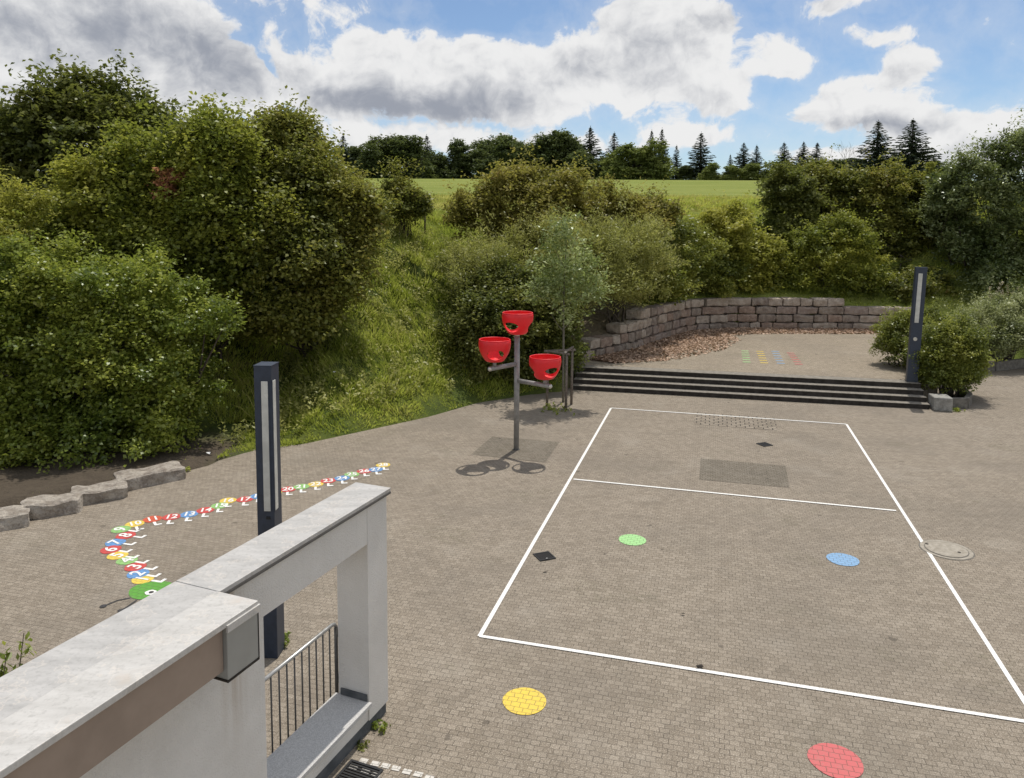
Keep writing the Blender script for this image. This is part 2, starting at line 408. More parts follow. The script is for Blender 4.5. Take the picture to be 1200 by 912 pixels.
# paved yard: one sheet whose edge follows the bank
def offset_pts(pts, d):
    out = []
    for i, p in enumerate(pts):
        a = np.array(pts[max(i-1, 0)][:2]); b = np.array(pts[min(i+1, len(pts)-1)][:2]); t = (b-a)/np.linalg.norm(b-a)
        out.append((p[0]-t[1]*d, p[1]+t[0]*d))
    return out
edge_l = [(p[0], p[1]) for p in EDGE[1:15]]
el = offset_pts(resample(edge_l, .25).tolist(), .10)
rr = random.Random(3)
el = [(x+rr.uniform(-.05, .05), y+rr.uniform(-.05, .05)) for x, y in el]
bm = bmesh.new()
add_poly(bm, [(x, y, 0) for x, y in ([(-60, -40)]+el+[(2.6, 25.8), (4, 28), (12, 28.5), (20.6, 29.0), (26, 30), (34, 27), (60, 22), (60, -40)])])
tag(from_bm('paved_yard', bm, M['paving']), kind='structure')

# ------------------------------------------------------------------ steps and terrace
U = np.array([.9736, -.2284]); V = np.array([.2284, .9736]); S0 = np.array([2.12, 23.41])
def ST(s, v, z): p = S0+U*s+V*v; return (p[0], p[1], z)
SL, TR, RI = 10.1, .29, .14
steps = empty('stone_steps', ST(SL/2, 0, 0), 'four long dark concrete steps rising from the court to the raised terrace', 'steps')
for k in range(4):
    bm = bmesh.new()
    add_box(bm, ST(SL/2, k*TR+.225, RI*(k+1)-.009), (SL-.012*k, .45, .014), (U, V), .003)
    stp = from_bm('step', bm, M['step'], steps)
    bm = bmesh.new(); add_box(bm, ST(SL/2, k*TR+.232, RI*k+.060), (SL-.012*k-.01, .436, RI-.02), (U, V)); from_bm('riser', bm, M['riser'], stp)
bm = bmesh.new()
tp = [ST(.0, 3*TR+.45, PZ), ST(SL, 3*TR+.45, PZ)]
wallfront = [(*(p+n*.12), PZ) for p, n in [wall_pt(s) for s in np.linspace(.0, WLEN[-1], 40)]]
plat = [tp[0]]+wallfront+[(19.5, 31.4, PZ), (17.0, 28.3, PZ), (14.9, 26.3, PZ), (13.0, 22.6, PZ), tp[1]]
f = add_poly(bm, plat)
if f.normal.z < 0: f.normal_flip()
f.normal_update()
ex = bmesh.ops.extrude_face_region(bm, geom=[f])
bmesh.ops.translate(bm, verts=[v for v in ex['geom'] if isinstance(v, bmesh.types.BMVert)], vec=(0, 0, -.62))
bmesh.ops.recalc_face_normals(bm, faces=bm.faces)
tag(from_bm('raised_terrace', bm, M['terrace']), kind='structure')

# granite block closing the steps and kerbs of the planting bed
bm = bmesh.new(); add_box(bm, ST(SL+.29, .12, .19), (.48, .56, .38), (U, V), .03)
tag(from_bm('granite_block', bm, M['graniteblock'], base=ST(SL+.29, .12, 0)), 'rough grey granite cube block at the right end of the steps', 'stone block')
def bed_kerb(pts, h, label):
    c = np.mean(np.array(pts), axis=0); bm = bmesh.new()
    for a, b in zip(pts, pts[1:]):
        a = np.array(a, float); b = np.array(b, float); d = b-a; L = np.linalg.norm(d); d /= L; n = np.array([-d[1], d[0]])
        add_box(bm, ((a[0]+b[0])/2, (a[1]+b[1])/2, h/2), (L-.01, .14, h), (d, n), .015)
    return tag(from_bm('bed_kerb', bm, M['kerb'], base=(c[0], c[1], 0)), label, 'kerb')
bed_kerb([ST(SL+.62, .30, 0)[:2], ST(SL+1.05, .42, 0)[:2], ST(SL+1.35, 1.1, 0)[:2], ST(SL+1.5, 2.6, 0)[:2]], .30, 'low dark kerb round the round bush beside the granite block')
bed_kerb([G(1128, 434)[:2], G(1165, 435)[:2], G(1200, 431)[:2], G(1250, 425)[:2], (22.6, 28.2)], .34, 'dark kerb wall in front of the lavender and butterfly bush bed at the right edge')

# ------------------------------------------------------------------ dry stone wall
srng = random.Random(11)
def rock_bm(c, s, ax, seed, amp=.03, bev=.03, cuts=3):
    bm = bmesh.new(); add_box(bm, (0, 0, 0), s)
    bmesh.ops.subdivide_edges(bm, edges=bm.edges, cuts=cuts, use_grid_fill=True)
    for v in bm.verts:
        nrm = Vector((v.co.x/(s[0]/2), v.co.y/(s[1]/2), v.co.z/(s[2]/2)))
        k = sum(1 for q_ in nrm if abs(q_) > .98)
        o = mnoise.noise_vector(v.co*2.3+Vector((seed*3.1, seed*1.7, 0)))*amp+mnoise.noise_vector(v.co*7+Vector((seed, 0, seed*2.2)))*amp*.4
        v.co += o
        if k >= 2:
            v.co -= Vector((math.copysign(bev, nrm.x) if abs(nrm.x) > .98 else 0, math.copysign(bev, nrm.y) if abs(nrm.y) > .98 else 0, math.copysign(bev, nrm.z) if abs(nrm.z) > .98 else 0))*(.6 if k == 2 else .8)
    x = Vector((ax[0][0], ax[0][1], 0)); y = Vector((ax[1][0], ax[1][1], 0)); z = Vector((0, 0, 1))
    for v in bm.verts: v.co = Vector(tuple(float(q_) for q_ in c))+x*v.co.x+y*v.co.y+z*v.co.z
    bmesh.ops.recalc_face_normals(bm, faces=bm.faces)
    return bm
STONES = []
for k, (a, b, c) in enumerate([((.36, .295, .24), (.50, .43, .36), (.18, .14, .11)), ((.27, .195, .155), (.40, .31, .25), (.13, .095, .078)), ((.23, .185, .155), (.36, .305, .255), (.11, .09, .075)), ((.27, .21, .18), (.38, .315, .27), (.16, .12, .10))]):
    STONES.append(rough_mat('wall_stone', a, b, 4.5, .95, 1.0, .09, c))
p0, n0 = wall_pt(8)
swall = empty('dry_stone_wall', (p0[0], p0[1], PZ), 'curved retaining wall of big rough sandstone blocks stepping down at its ends', 'stone wall')
s728, s752, s991, s1045 = wall_s(728), wall_s(752), wall_s(990), WLEN[-1]
CHH = .352
for course, (sa, sb) in enumerate([(0, s1045), (wall_s(693), s1045), (s728, s1045), (s752, s991)]):
    s = sa
    while s < sb-.15:
        L = srng.choice([.5, .62, .75, .9, 1.1, .55]) if s > 5 else srng.choice([.48, .55, .62, .7])
        if sb-(s+L) < .4: L = sb-s
        p, n = wall_pt(s+L/2); t = np.array([n[1], -n[0]])
        th = .62+srng.uniform(-.05, .05); setb = .03*course+srng.uniform(-.02, .03)
        hh = CHH-.012
        bm = rock_bm((p[0]+n[0]*(th/2+setb), p[1]+n[1]*(th/2+setb), PZ+CHH*(course+.5)-.02), (L-.022, th, hh), (t, n), srng.uniform(0, 99), .05, .03)
        mt = STONES[0] if (course >= 2 and s < 8 and srng.random() < .8) or (course == 3 and srng.random() < .8) else STONES[srng.choice([1, 2, 2, 3, 0])]  # upper left courses: sunlit look put into paler stone; top row simply pale
        from_bm('stone_block', bm, mt, swall, smooth=False)
        s += L

# border boulders, lower left
bl = [((-45, 626), (29, 607), .26), ((29, 606), (90, 590), .27), ((90, 589), (147, 572), .26), ((146, 572), (213, 551), .29)]
blab = ['rough border boulder cut by the left edge of the photo', 'pale cracked border boulder second from the left edge',
        'long flat border boulder between the cracked one and the last one', 'long ridged border boulder at the right end of the row beside the grass']
for k, ((x0, y0), (x1, y1), h) in enumerate(bl):
    a = G(x0, y0+5)[:2]; b = G(x1, y1+12)[:2]; d = b-a; L = np.linalg.norm(d); d = d/L; n = np.array([-d[1], d[0]])
    c = (a+b)/2+n*.30
    bm = rock_bm((c[0], c[1], h/2-.03), (L+.13, .56, h), (d, n), 5+k*7.3, .055, .028, 11)
    tag(from_bm('border_boulder', bm, M['stone'], base=(c[0], c[1], 0)), blab[k], 'boulder', 'boulders edging the hedge bed')

# ------------------------------------------------------------------ paving patches, covers, grates
def sheet(name, px, z, mat, **kw):
    bm = bmesh.new(); P = [G(x, y, z) for x, y in px]; f = add_poly(bm, P); f.normal_update()
    if f.normal.z < 0: f.normal_flip()
    c = np.mean(np.array(P), axis=0); return tag(from_bm(name, bm, mat, base=(c[0], c[1], z)), **kw)
sheet('paving_patch', [(576.7, 511.7), (656, 518), (639, 542), (552, 532.7)], .004, M['patch'], kind='structure')
sheet('paving_patch', [(820.7, 537.3), (920.7, 546), (925, 571.5), (819.3, 562)], .004, M['patch'], kind='structure')
sheet('paving_patch', [(814, 483.3), (910, 490), (910, 504.3), (813.3, 497)], .004, M['slabs'], kind='structure')

def frame_grate(px_c, w, d, bars, label, ang=TDIR, name='drain_grate', z=.006):
    c = G(*px_c); u = np.array([math.cos(ang), math.sin(ang)]); v = np.array([-u[1], u[0]])
    r = empty(name, (c[0], c[1], 0), label, 'drain')
    bm = bmesh.new(); add_box(bm, (c[0], c[1], z/2+.001), (w-.02, d-.02, z*.5), (u, v)); from_bm('sump', bm, M['scrap'], r)
    bm = bmesh.new()
    for s in (-1, 1):
        add_box(bm, (c[0]+v[0]*s*(d/2-.012), c[1]+v[1]*s*(d/2-.012), z+.004), (w, .024, .012), (u, v))
        add_box(bm, (c[0]+u[0]*s*(w/2-.012), c[1]+u[1]*s*(w/2-.012), z+.004), (.024, d-.05, .012), (u, v))
    from_bm('rim', bm, M['iron'], r)
    for k in range(bars):
        t = ((k+.5)/bars-.5)*(w-.06); bm = bmesh.new()
        add_box(bm, (c[0]+u[0]*t, c[1]+u[1]*t, z+.003), ((w-.06)/bars*.5, d-.054, .010), (u, v)); from_bm('bar', bm, M['iron'], r)
    return r
frame_grate((638, 652.5), .27, .27, 7, 'small black drain grate inside the left court line', TDIR+R(38))
frame_grate((896, 521.3), .27, .27, 7, 'small dark drain cover far back in the court near the slab strip', TDIR+R(38))
mh = G(1109, 644.5); mhr = empty('manhole_cover', (mh[0], mh[1], 0), 'round pale concrete manhole cover touching the right court line', 'manhole cover')
from_bm('rim', disc_bm(mh, .39, 48, .0035), M['kerb'], mhr); from_bm('ring', disc_bm(mh, .372, 48, .0072), M['concrete'], mhr)
from_bm('groove', disc_bm(mh, .315, 48, .011), M['kerb'], mhr)
from_bm('lid', disc_bm(mh, .30, 48, .0148), M['concrete'], mhr)
for x, y in ((1086, 638.5), (1124, 648.6)):
    h_ = G(x, y); from_bm('lift_hole', disc_bm(h_, .026, 12, .0186), M['scrap'], mhr)

# ------------------------------------------------------------------ painted markings
PT = .006
def strip(a, b, w, z=PT):
    a = np.array(a[:2]); b = np.array(b[:2]); d = (b-a)/np.linalg.norm(b-a); n = np.array([-d[1], d[0]])*w/2
    bm = bmesh.new(); add_poly(bm, [(*(a-n), z), (*(b-n), z), (*(b+n), z), (*(a+n), z)]); return bm
A_, B_, D_, M_, N_, E_ = G(716, 478.5), G(992, 497.5), G(562, 746), G(672, 562), G(1050, 599), G(1215, 848.5)
court = empty('court_marking', (A_+E_)/2*np.array([1, 1, 0]), 'white painted lines of the rectangular ball court', 'court lines')
w_ = .057
_C = G(1300, 980)
for a, b, z in ((A_, D_, PT), (B_, G(1290, 962), PT), (A_, B_, PT+.004), (M_, N_, PT+.004), (D_, G(1420, 880.5), PT+.004)):
    from_bm('line', strip(a, b, w_, z), M['white'], court)
def dot(px, r, mat, label, seed):
    c = G(*px); tag(from_bm('painted_dot', disc_bm((c[0], c[1], PT), r, 48, None, .008, seed), mat, base=(c[0], c[1], 0)), label, 'painted dot', 'coloured dots on the court')
dot((614.5, 822), .237, M['yellow'], 'round yellow painted dot in front of the court', 1)
dot((979, 892), .250, M['pinkred'], 'round red painted dot nearest the bottom right corner', 2)
dot((741, 633), .222, M['palegreen'], 'round pale green painted dot in the left half of the court', 3)
dot((987.7, 656), .235, M['paleblue'], 'round blue painted dot in the right half of the court', 4)
# counting stripes on the terrace
for nm, mat, (x0, y0), (x1, y1) in (('green', 'palegreen', (873, 411.5), (875, 424.5)), ('yellow', 'yellow', (890.5, 412), (895.5, 425.5)),
                                     ('blue', 'paleblue', (908.3, 412), (915, 426)), ('pale red', 'pinkred', (926.5, 414), (936, 427))):
    a = G(x0, y0, PZ); b = G(x1, y1, PZ); r = empty('stripe_ladder', (*((a+b)/2)[:2], PZ), f'column of {nm} painted dashes on the raised terrace', 'painted stripes', 'counting stripes on the terrace')
    for k in range(6):
        p = a+(b-a)*k/5; hw = np.array([.964, -.09])*.13
        from_bm('dash', strip(p[:2]-hw, p[:2]+hw, .11, PZ+PT), M[mat], r)
# worn white paving row by the wall grate
r = empty('worn_line', G(470, 903), 'worn row of white painted pavers beside the wall grating', 'painted line')
for k, (x, y) in enumerate([(414, 900), (428, 905), (440, 909), (426, 892), (440, 895.5), (452, 898), (464, 901), (477, 905), (490, 908), (503, 912), (517, 916)]):
    p = G(x, y)[:2]; u = np.array([.964, -.265]); L = .042
    from_bm('painted_paver', strip(p-u*L, p+u*L, .062), M['wornwhite'], r)

# number caterpillar
CAT = [(167.5, 679), (161.7, 672.8), (158.7, 664.7), (148.8, 657.2), (137.8, 651.3), (130, 644.5), (135.3, 636.2), (147.5, 627.8), (141.7, 620.8), (158, 614.2),
       (178.8, 608.7), (200.8, 606.2), (221.7, 603), (240.8, 598.3), (257.5, 593), (267.2, 587), (287, 585.5), (303, 581.7), (321, 577.5), (337.5, 573.7),
       (353.3, 570.8), (370, 567.8), (384.7, 563.7), (400.8, 560.8), (412.5, 556.2), (426.7, 552.5), (440.5, 550.5), (449, 545.3)]
CCOL = 'YBRGYRBRGYOCBRGYRBYRGYRBGRBY'
CM = dict(Y='yellow', B='blue', R='red', G='green', O='orange', C='red')
cp = [G(x, y) for x, y in CAT]; hd = G(178, 692)
cat = empty('number_caterpillar', (*hd[:2], 0), 'painted caterpillar of numbered coloured discs one to twenty eight with a green head', 'ground painting')
bm = bmesh.new(); HP = []
for k in range(36):
    t = 2*math.pi*k/36; HP.append((hd[0]+.31*math.cos(t)*(1+.05*math.sin(3*t)), hd[1]+.27*math.sin(t), .0055))
add_poly(bm, HP); head = from_bm('head', bm, M['grassgreen'], cat)
ey = G(176.5, 695); from_bm('eye', disc_bm(ey, .075, 20, .0095, .05), M['white'], cat); from_bm('pupil', disc_bm(ey+np.array([.01, .0, 0]), .034, 14, .0135), M['black'], cat)
for tip, mid in (((121, 711), (138, 704)), ((142, 716), (150, 711))):
    st_ = G(153, 701) if tip[0] < 130 else G(160, 704)
    bm = bmesh.new(); pts = [st_, G(*mid), G(*tip)]
    for a, b in zip(pts, pts[1:]):
        d = (b-a)/np.linalg.norm(b-a); n = np.array([-d[1], d[0], 0])*.016; zz = np.array([0, 0, .0058])
        add_poly(bm, [a-n+zz, b-n+zz, b+n+zz, a+n+zz])
    tp_ = pts[-1]
    add_poly(bm, [(tp_[0]+.045*math.cos(t), tp_[1]+.045*math.sin(t), .0095) for t in [2*math.pi*k/14 for k in range(14)]])
    from_bm('antenna', bm, M['black'], cat)
def numeral(body, c, updir, size, z, mat, parent):
    cu = bpy.data.curves.new('numeral', 'FONT'); cu.body = body; cu.size = size; cu.align_x = 'CENTER'; cu.align_y = 'CENTER'; cu.offset = .006
    o = bpy.data.objects.new('numeral_tmp', cu); COL.objects.link(o)
    bpy.context.view_layer.update()
    me = bpy.data.meshes.new_from_object(o.evaluated_get(bpy.context.evaluated_depsgraph_get()))
    bpy.data.objects.remove(o); bpy.data.curves.remove(cu)
    bm = bmesh.new(); bm.from_mesh(me); bpy.data.meshes.remove(me)
    u = Vector((updir[0], updir[1], 0)); x = Vector((updir[1], -updir[0], 0))
    for v in bm.verts: v.co = Vector((c[0], c[1], z))+x*v.co.x*(.92 if len(body) == 1 else .86)+u*v.co.y*1.05
    return from_bm('numeral', bm, mat, parent)
for i, c in enumerate(cp):
    a = cp[max(i-1, 0)]; b = cp[min(i+1, 27)]
    if i < 9: updir = np.array([-.96, .28])
    elif i < 11: updir = np.array([-.55, .83])
    else: updir = np.array([-.22, .975])
    z = .005+.0008*(i % 3)
    sg = from_bm('segment', disc_bm((c[0], c[1], z), .152, 32, None, .015, i), M[CM[CCOL[i]]], cat)
    numeral(str(i+1), c, updir, .29 if i < 9 else .245, .0105, M['white'], sg)
    s = -updir; f0 = np.array(c[:2])+s*.155; f1 = f0+s*.13; side = np.array([-s[1], s[0]])*(1 if i < 9 else 1)
    bm = strip(f0, f1, .046, .0072); add_poly(bm, [(*(f1-side*.023), .0074), (*(f1+s*.05-side*.018), .0074), (*(f1+s*.05+side*.10), .0074), (*(f1+side*.10), .0074)])
    from_bm('foot', bm, M['white'], sg)

# ------------------------------------------------------------------ foreground wall
WD = np.array([.385, .923]); WN = np.array([.923, -.385]); WO = np.array([-1.157, 7.68])
def WQ(s, w, z): p = WO-s*WD+w*WN; return (p[0], p[1], z)
def wbox(bm, s0, s1, w0, w1, z0, z1, bev=0.0):
    add_box(bm, WQ((s0+s1)/2, (w0+w1)/2, (z0+z1)/2), (s1-s0, abs(w1-w0), z1-z0), (-WD, WN), bev)
wall = empty('rendered_wall', WQ(.2, -.2, 0), 'white rendered boundary wall with framed opening and zinc coping in the foreground', 'wall')
SE = 8.5
bm = bmesh.new()
wbox(bm, .04, .40, -.395, -.03, .125, 2.385)                 # end pier
wbox(bm, 1.93, SE, -.395, -.03, .125, 2.385)                # long near part
wbox(bm, .403, 1.927, -.393, -.032, 1.975, 2.383)            # lintel
wbox(bm, .403, 1.927, -.37, -.045, .125, .285)              # breast under the sill
from_bm('wall_body', bm, M['render'], wall)
bm = bmesh.new(); wbox(bm, .06, SE, -.385, -.045, -.1, .122); from_bm('plinth', bm, M['plinth'], wall)
bm = bmesh.new(); wbox(bm, .405, 1.925, -.43, .005, .288, .33, .004); from_bm('sill', bm, M['granite'], wall)
bm = bmesh.new(); wbox(bm, .4035, .42, -.36, -.05, .333, .40); from_bm('skirting', bm, M['plinth'], wall)
def coping(name, s0, s1, w0, w1, mat, z0=2.388, z1=2.425, tilt=0.0):
    bm = bmesh.new(); wbox(bm, s0, s1, w0, w1, z0, z1, .005)
    if tilt:
        for v in bm.verts:
            p = np.array([v.co.x, v.co.y])-WO; v.co.z += tilt*((p@WN)-w0)
    return from_bm(name, bm, mat, wall)
coping('coping_sheet', 0, 2.43, -.425, 0.0, M['zinc'])
coping('coping_sheet', 2.437, 4.75, -.425, -.012, M['zinc']); coping('coping_sheet', 4.756, SE, -.425, -.012, M['zinc'])
coping('coping_sheet', 2.45, 4.62, -.008, .375, M['zincpale'], 2.392, 2.436, .01); coping('coping_sheet', 4.626, SE, -.008, .375, M['zincpale'], 2.392, 2.436, .01)
bm = bmesh.new(); wbox(bm, .004, 2.425, -.018, .004, 2.365, 2.386); wbox(bm, 0.0, .02, -.42, -.02, 2.365, 2.386); from_bm('coping_lip', bm, M['zincedge'], wall)
bm = bmesh.new(); wbox(bm, 2.45, 2.76, -.028, .37, 2.01, 2.388, .008)
from_bm('gutter_end_box', bm, M['capgrey'], wall)
bm = bmesh.new(); wbox(bm, 2.44, 2.77, .372, .388, 2.36, 2.412); from_bm('box_trim', bm, M['zincpale'], wall)
bm = bmesh.new(); wbox(bm, 2.447, 2.765, -.026, .374, 1.996, 2.009); wbox(bm, 2.447, 2.452, .366, .374, 2.012, 2.36); from_bm('box_seal', bm, M['scrap'], wall)
bm = bmesh.new(); wbox(bm, 2.765, SE, .30, .335, 2.075, 2.386); from_bm('fascia', bm, M['fascia'], wall)
bm = bmesh.new(); wbox(bm, 2.765, SE, -.028, .298, 2.08, 2.1); from_bm('soffit', bm, M['fascia'], wall)

# barred gate in the opening
gate = empty('barred_gate', WQ(1.1, -.46, 0), 'low grey steel barred gate behind the opening of the white wall', 'gate')
gz, gw = 1.05, -.46
bm = bmesh.new(); add_tube(bm, [WQ(1.92, gw, gz), WQ(.42, gw, gz), WQ(.37, gw, gz-.012), WQ(.345, gw, gz-.05)], .019, 10); from_bm('handrail', bm, M['railtop'], gate)
bm = bmesh.new(); add_tube(bm, [WQ(.345, gw, gz-.05), WQ(.345, gw, .06)], .019, 10); from_bm('end_post', bm, M['darksteel'], gate)
bm = bmesh.new(); add_tube(bm, [WQ(1.90, gw, gz-.02), WQ(1.90, gw, .0)], .019, 10); from_bm('end_post', bm, M['darksteel'], gate)
bm = bmesh.new(); add_tube(bm, [WQ(1.88, gw, .12), WQ(.36, gw, .12)], .014, 8); from_bm('bottom_rail', bm, M['darksteel'], gate)
for k in range(13):
    s = .455+k*.112; bm = bmesh.new(); add_tube(bm, [WQ(s, gw, gz-.01), WQ(s, gw, .13)], .0085, 8); from_bm('bar', bm, M['darksteel'], gate)
for z in (.42, .92):
    bm = bmesh.new(); add_tube(bm, [WQ(.345, gw, z), WQ(.30, gw, z)], .009, 8); add_tube(bm, [WQ(.30, gw, z-.05), WQ(.30, gw, z+.05)], .013, 8); from_bm('hinge', bm, M['darksteel'], gate)

frame_grate((418, 912), .36, .36, 9, 'black steel floor grating at the foot of the white wall', math.atan2(.923, .385), 'floor_grating')

# ------------------------------------------------------------------ lamp posts
def lamp(base, ang, z0, h, wa, wb, faces, label, strip_z, oa=0.0, ob=0.0):
    """wa is the width of the face looking along -y of its frame, wb of the face looking along +x"""
    u = np.array([math.cos(ang), math.sin(ang)]); v = np.array([-u[1], u[0]])
    r = empty('lamp_post', (base[0], base[1], z0), label, 'lamp', 'lamp posts of the yard')
    def P(a, b, z): p = np.array(base)+u*a+v*b; return (p[0], p[1], z)
    parts = []
    bm = bmesh.new(); add_box(bm, P(0, 0, z0+h/2), (wa, wb, h), (u, v), .008); parts.append(from_bm('post', bm, M['lamp'], r))
    bm = bmesh.new(); add_box(bm, P(0, 0, z0+h+.006), (wa+.006, wb+.006, .012), (u, v)); parts.append(from_bm('cap', bm, M['lamp'], r))
    s0, s1 = strip_z
    for f_ in faces:
        bm = bmesh.new()
        if f_ == 'a': add_box(bm, P(oa, -wb/2-.002, z0+(s0+s1)/2), (wa*.38, .012, s1-s0), (u, v), .004)
        else: add_box(bm, P(wa/2+.002, ob, z0+(s0+s1)/2), (.012, wb*.36, s1-s0), (u, v), .004)
        parts.append(from_bm('light_strip', bm, M['glass'], r))
        bm = bmesh.new(); ww = (wa if f_ == 'a' else wb)*.34/2+.012
        for sg in (-1, 1):
            if f_ == 'a': add_box(bm, P(oa+sg*ww, -wb/2-.001, z0+(s0+s1)/2), (.014, .008, s1-s0+.03), (u, v))
            else: add_box(bm, P(wa/2+.001, ob+sg*ww, z0+(s0+s1)/2), (.008, .014, s1-s0+.03), (u, v))
        parts.append(from_bm('strip_frame', bm, M['lamp'], r))
    return r, P
lb = G(320, 765); r, P = lamp(lb[:2], R(-4), 0, 3.5, .205, .245, ('a', 'b'), 'dark slate blue lamp post standing behind the foreground white wall', (1.80, 3.33), .022, -.052)
bm = bmesh.new(); c_ = P(.03, -.125, 1.72); add_box(bm, c_, (.05, .012, .035), None, .003); from_bm('lock_plate', bm, M['iron'], r)
rb = G(1068, 447, PZ); r, P = lamp(rb[:2], R(-14), PZ, 3.36, .30, .18, ('a',), 'dark slate blue lamp post leaning by the round bush at the end of the steps', (1.75, 3.19), -.022)
bm = bmesh.new(); add_tube(bm, [P(-.02, -.088, PZ+1.27), P(-.02, -.105, PZ+1.27)], .055, 14); from_bm('badge', bm, M['silver'], r)
r.rotation_euler = (0, R(1.7), 0)

# ------------------------------------------------------------------ ball catcher
pb = G(605, 527); SUNB = np.array([.413, .911])
bc = empty('ball_catcher', (pb[0], pb[1], 0), 'grey steel pole carrying three red perforated ball baskets on arms', 'ball game')
ptop = 2.62
bm = bmesh.new(); add_tube(bm, [(pb[0], pb[1], -.05), (pb[0], pb[1], ptop)], .062, 20); from_bm('pole', bm, M['steel'], bc)
bm = bmesh.new(); add_tube(bm, [(pb[0], pb[1], ptop), (pb[0], pb[1], ptop+.03), (pb[0], pb[1], ptop+.055), (pb[0], pb[1], ptop+.065)], [.064, .058, .036, .008], 20); from_bm('pole_cap', bm, M['silver'], bc)
bm = bmesh.new(); add_tube(bm, [(pb[0], pb[1], .0), (pb[0], pb[1], .012)], .085, 20); from_bm('base_collar', bm, M['darksteel'], bc)
def basket(c, zrim, rot):
    """open bowl with three round outlets in its lower half; c plan centre, zrim height of the rim"""
    prof = [(.322, 0), (.337, -.012), (.346, -.035), (.350, -.085), (.342, -.165), (.321, -.25), (.286, -.33), (.243, -.40), (.205, -.45), (.175, -.472), (.10, -.476), (.04, -.477)]
    PZs = np.array(prof); Lp = np.concatenate([[0], np.cumsum(np.hypot(*np.diff(PZs, axis=0).T))])
    NA, NV = 120, 54; tt = np.linspace(0, Lp[-1], NV)
    rad = np.interp(tt, Lp, PZs[:, 0]); zz = np.interp(tt, Lp, PZs[:, 1])
    bm = bmesh.new(); g = []
    hz, hr_z, hr_a = float(np.interp(.305, -PZs[:, 1], Lp)), .128, .185           # hole centre along the profile, half heights
    aa = 2*math.pi*np.arange(NA)/NA
    def hole(t, a):
        for k in range(3):
            da = (a-(rot+k*2*math.pi/3)+math.pi) % (2*math.pi)-math.pi
            x = da*.29/hr_a; y = (t-hz)/hr_z
            e = x*x+y*y
            if e < 1: return k, x, y, e
        return None
    for j in range(NV):
        row = []
        for i in range(NA):
            row.append(bm.verts.new((c[0]+rad[j]*math.cos(aa[i]), c[1]+rad[j]*math.sin(aa[i]), zrim+zz[j])))
        g.append(row)
    inside = {}
    for j in range(NV):
        for i in range(NA):
            h = hole(tt[j], aa[i])
            if h: inside[g[j][i]] = (j, i, h)
    for j in range(NV-1):
        for i in range(NA):
            vs = (g[j][i], g[j+1][i], g[j+1][(i+1) % NA], g[j][(i+1) % NA])
            if all(v in inside for v in vs): continue
            bm.faces.new(vs).smooth = True
    for v, (j, i, (k, x, y, e)) in inside.items():
        if not v.link_faces: bm.verts.remove(v); continue
        q = 1/math.sqrt(max(e, 1e-6)); ca = rot+k*2*math.pi/3+x*q*hr_a/.29; t = hz+y*q*hr_z
        rr_ = np.interp(t, Lp, PZs[:, 0]); z_ = np.interp(t, Lp, PZs[:, 1])
        v.co = Vector((c[0]+rr_*math.cos(ca), c[1]+rr_*math.sin(ca), zrim+z_))
    bmesh.ops.recalc_face_normals(bm, faces=bm.faces)
    b = from_bm('basket', bm, M['redplastic'], bc)
    sol = b.modifiers.new('wall_thickness', 'SOLIDIFY'); sol.thickness = .012; sol.offset = 0
    # rim lip and the sloping deflector floor seen through the outlets
    bm = bmesh.new(); n = 72
    for k in range(n):
        pass
    ring = [(c[0]+.334*math.cos(2*math.pi*k/n), c[1]+.334*math.sin(2*math.pi*k/n), zrim+.001) for k in range(n+1)]
    add_tube(bm, ring, .012, 8, cap=False); from_bm('rim', bm, M['redplastic'], b)
    bm = bmesh.new(); lv = [(.02, -.40), (.05, -.405), (.14, -.435), (.205, -.447)]
    rows = [[bm.verts.new((c[0]+r_*math.cos(2*math.pi*k/48), c[1]+r_*math.sin(2*math.pi*k/48), zrim+z_)) for k in range(48)] for r_, z_ in lv]
    for p_, q_ in zip(rows, rows[1:]):
        for k in range(48):
            mid_ = 2*math.pi*(k+.5)/48
            bm.faces.new((p_[k], p_[(k+1) % 48], q_[(k+1) % 48], q_[k])).smooth = True
    bm.faces.new(rows[0]); from_bm('deflector', bm, M['redplastic'], b)
    return b
def arm(z, end, capdir):
    d = np.array(end)-pb[:2]; L = np.linalg.norm(d); d /= L
    a = (pb[0]+d[0]*.055, pb[1]+d[1]*.055, z); b_ = (pb[0]+d[0]*(L+.14), pb[1]+d[1]*(L+.14), z)
    bm = bmesh.new(); add_tube(bm, [a, b_], .05, 16); ar = from_bm('arm', bm, M['steel'], bc)
    e = np.array(b_); dd = np.array([d[0], d[1], 0]); bm = bmesh.new()
    add_tube(bm, [e, e+dd*.02, e+dd*.045, e+dd*.052], [.053, .05, .03, .006], 16); from_bm('arm_cap', bm, M['silver'], ar)
    bm = bmesh.new(); add_tube(bm, [(end[0], end[1], z+.04), (end[0], end[1], z+.17)], .042, 14); from_bm('neck', bm, M['steel'], ar)
tc = (pb[0]+.01, pb[1]); basket(tc, 3.14, math.atan2(-.80, -.50))
bm = bmesh.new(); add_tube(bm, [(tc[0], tc[1], ptop+.05), (tc[0], tc[1], ptop+.10)], .03, 12); from_bm('neck', bm, M['steel'], bc)
lc = (-.20, 16.55); basket(lc, 2.61, math.atan2(-1, .10)); arm(1.98, lc, None)
rc = (.905, 16.56); basket(rc, 2.23, math.atan2(-.88, .50)); arm(1.60, rc, None)

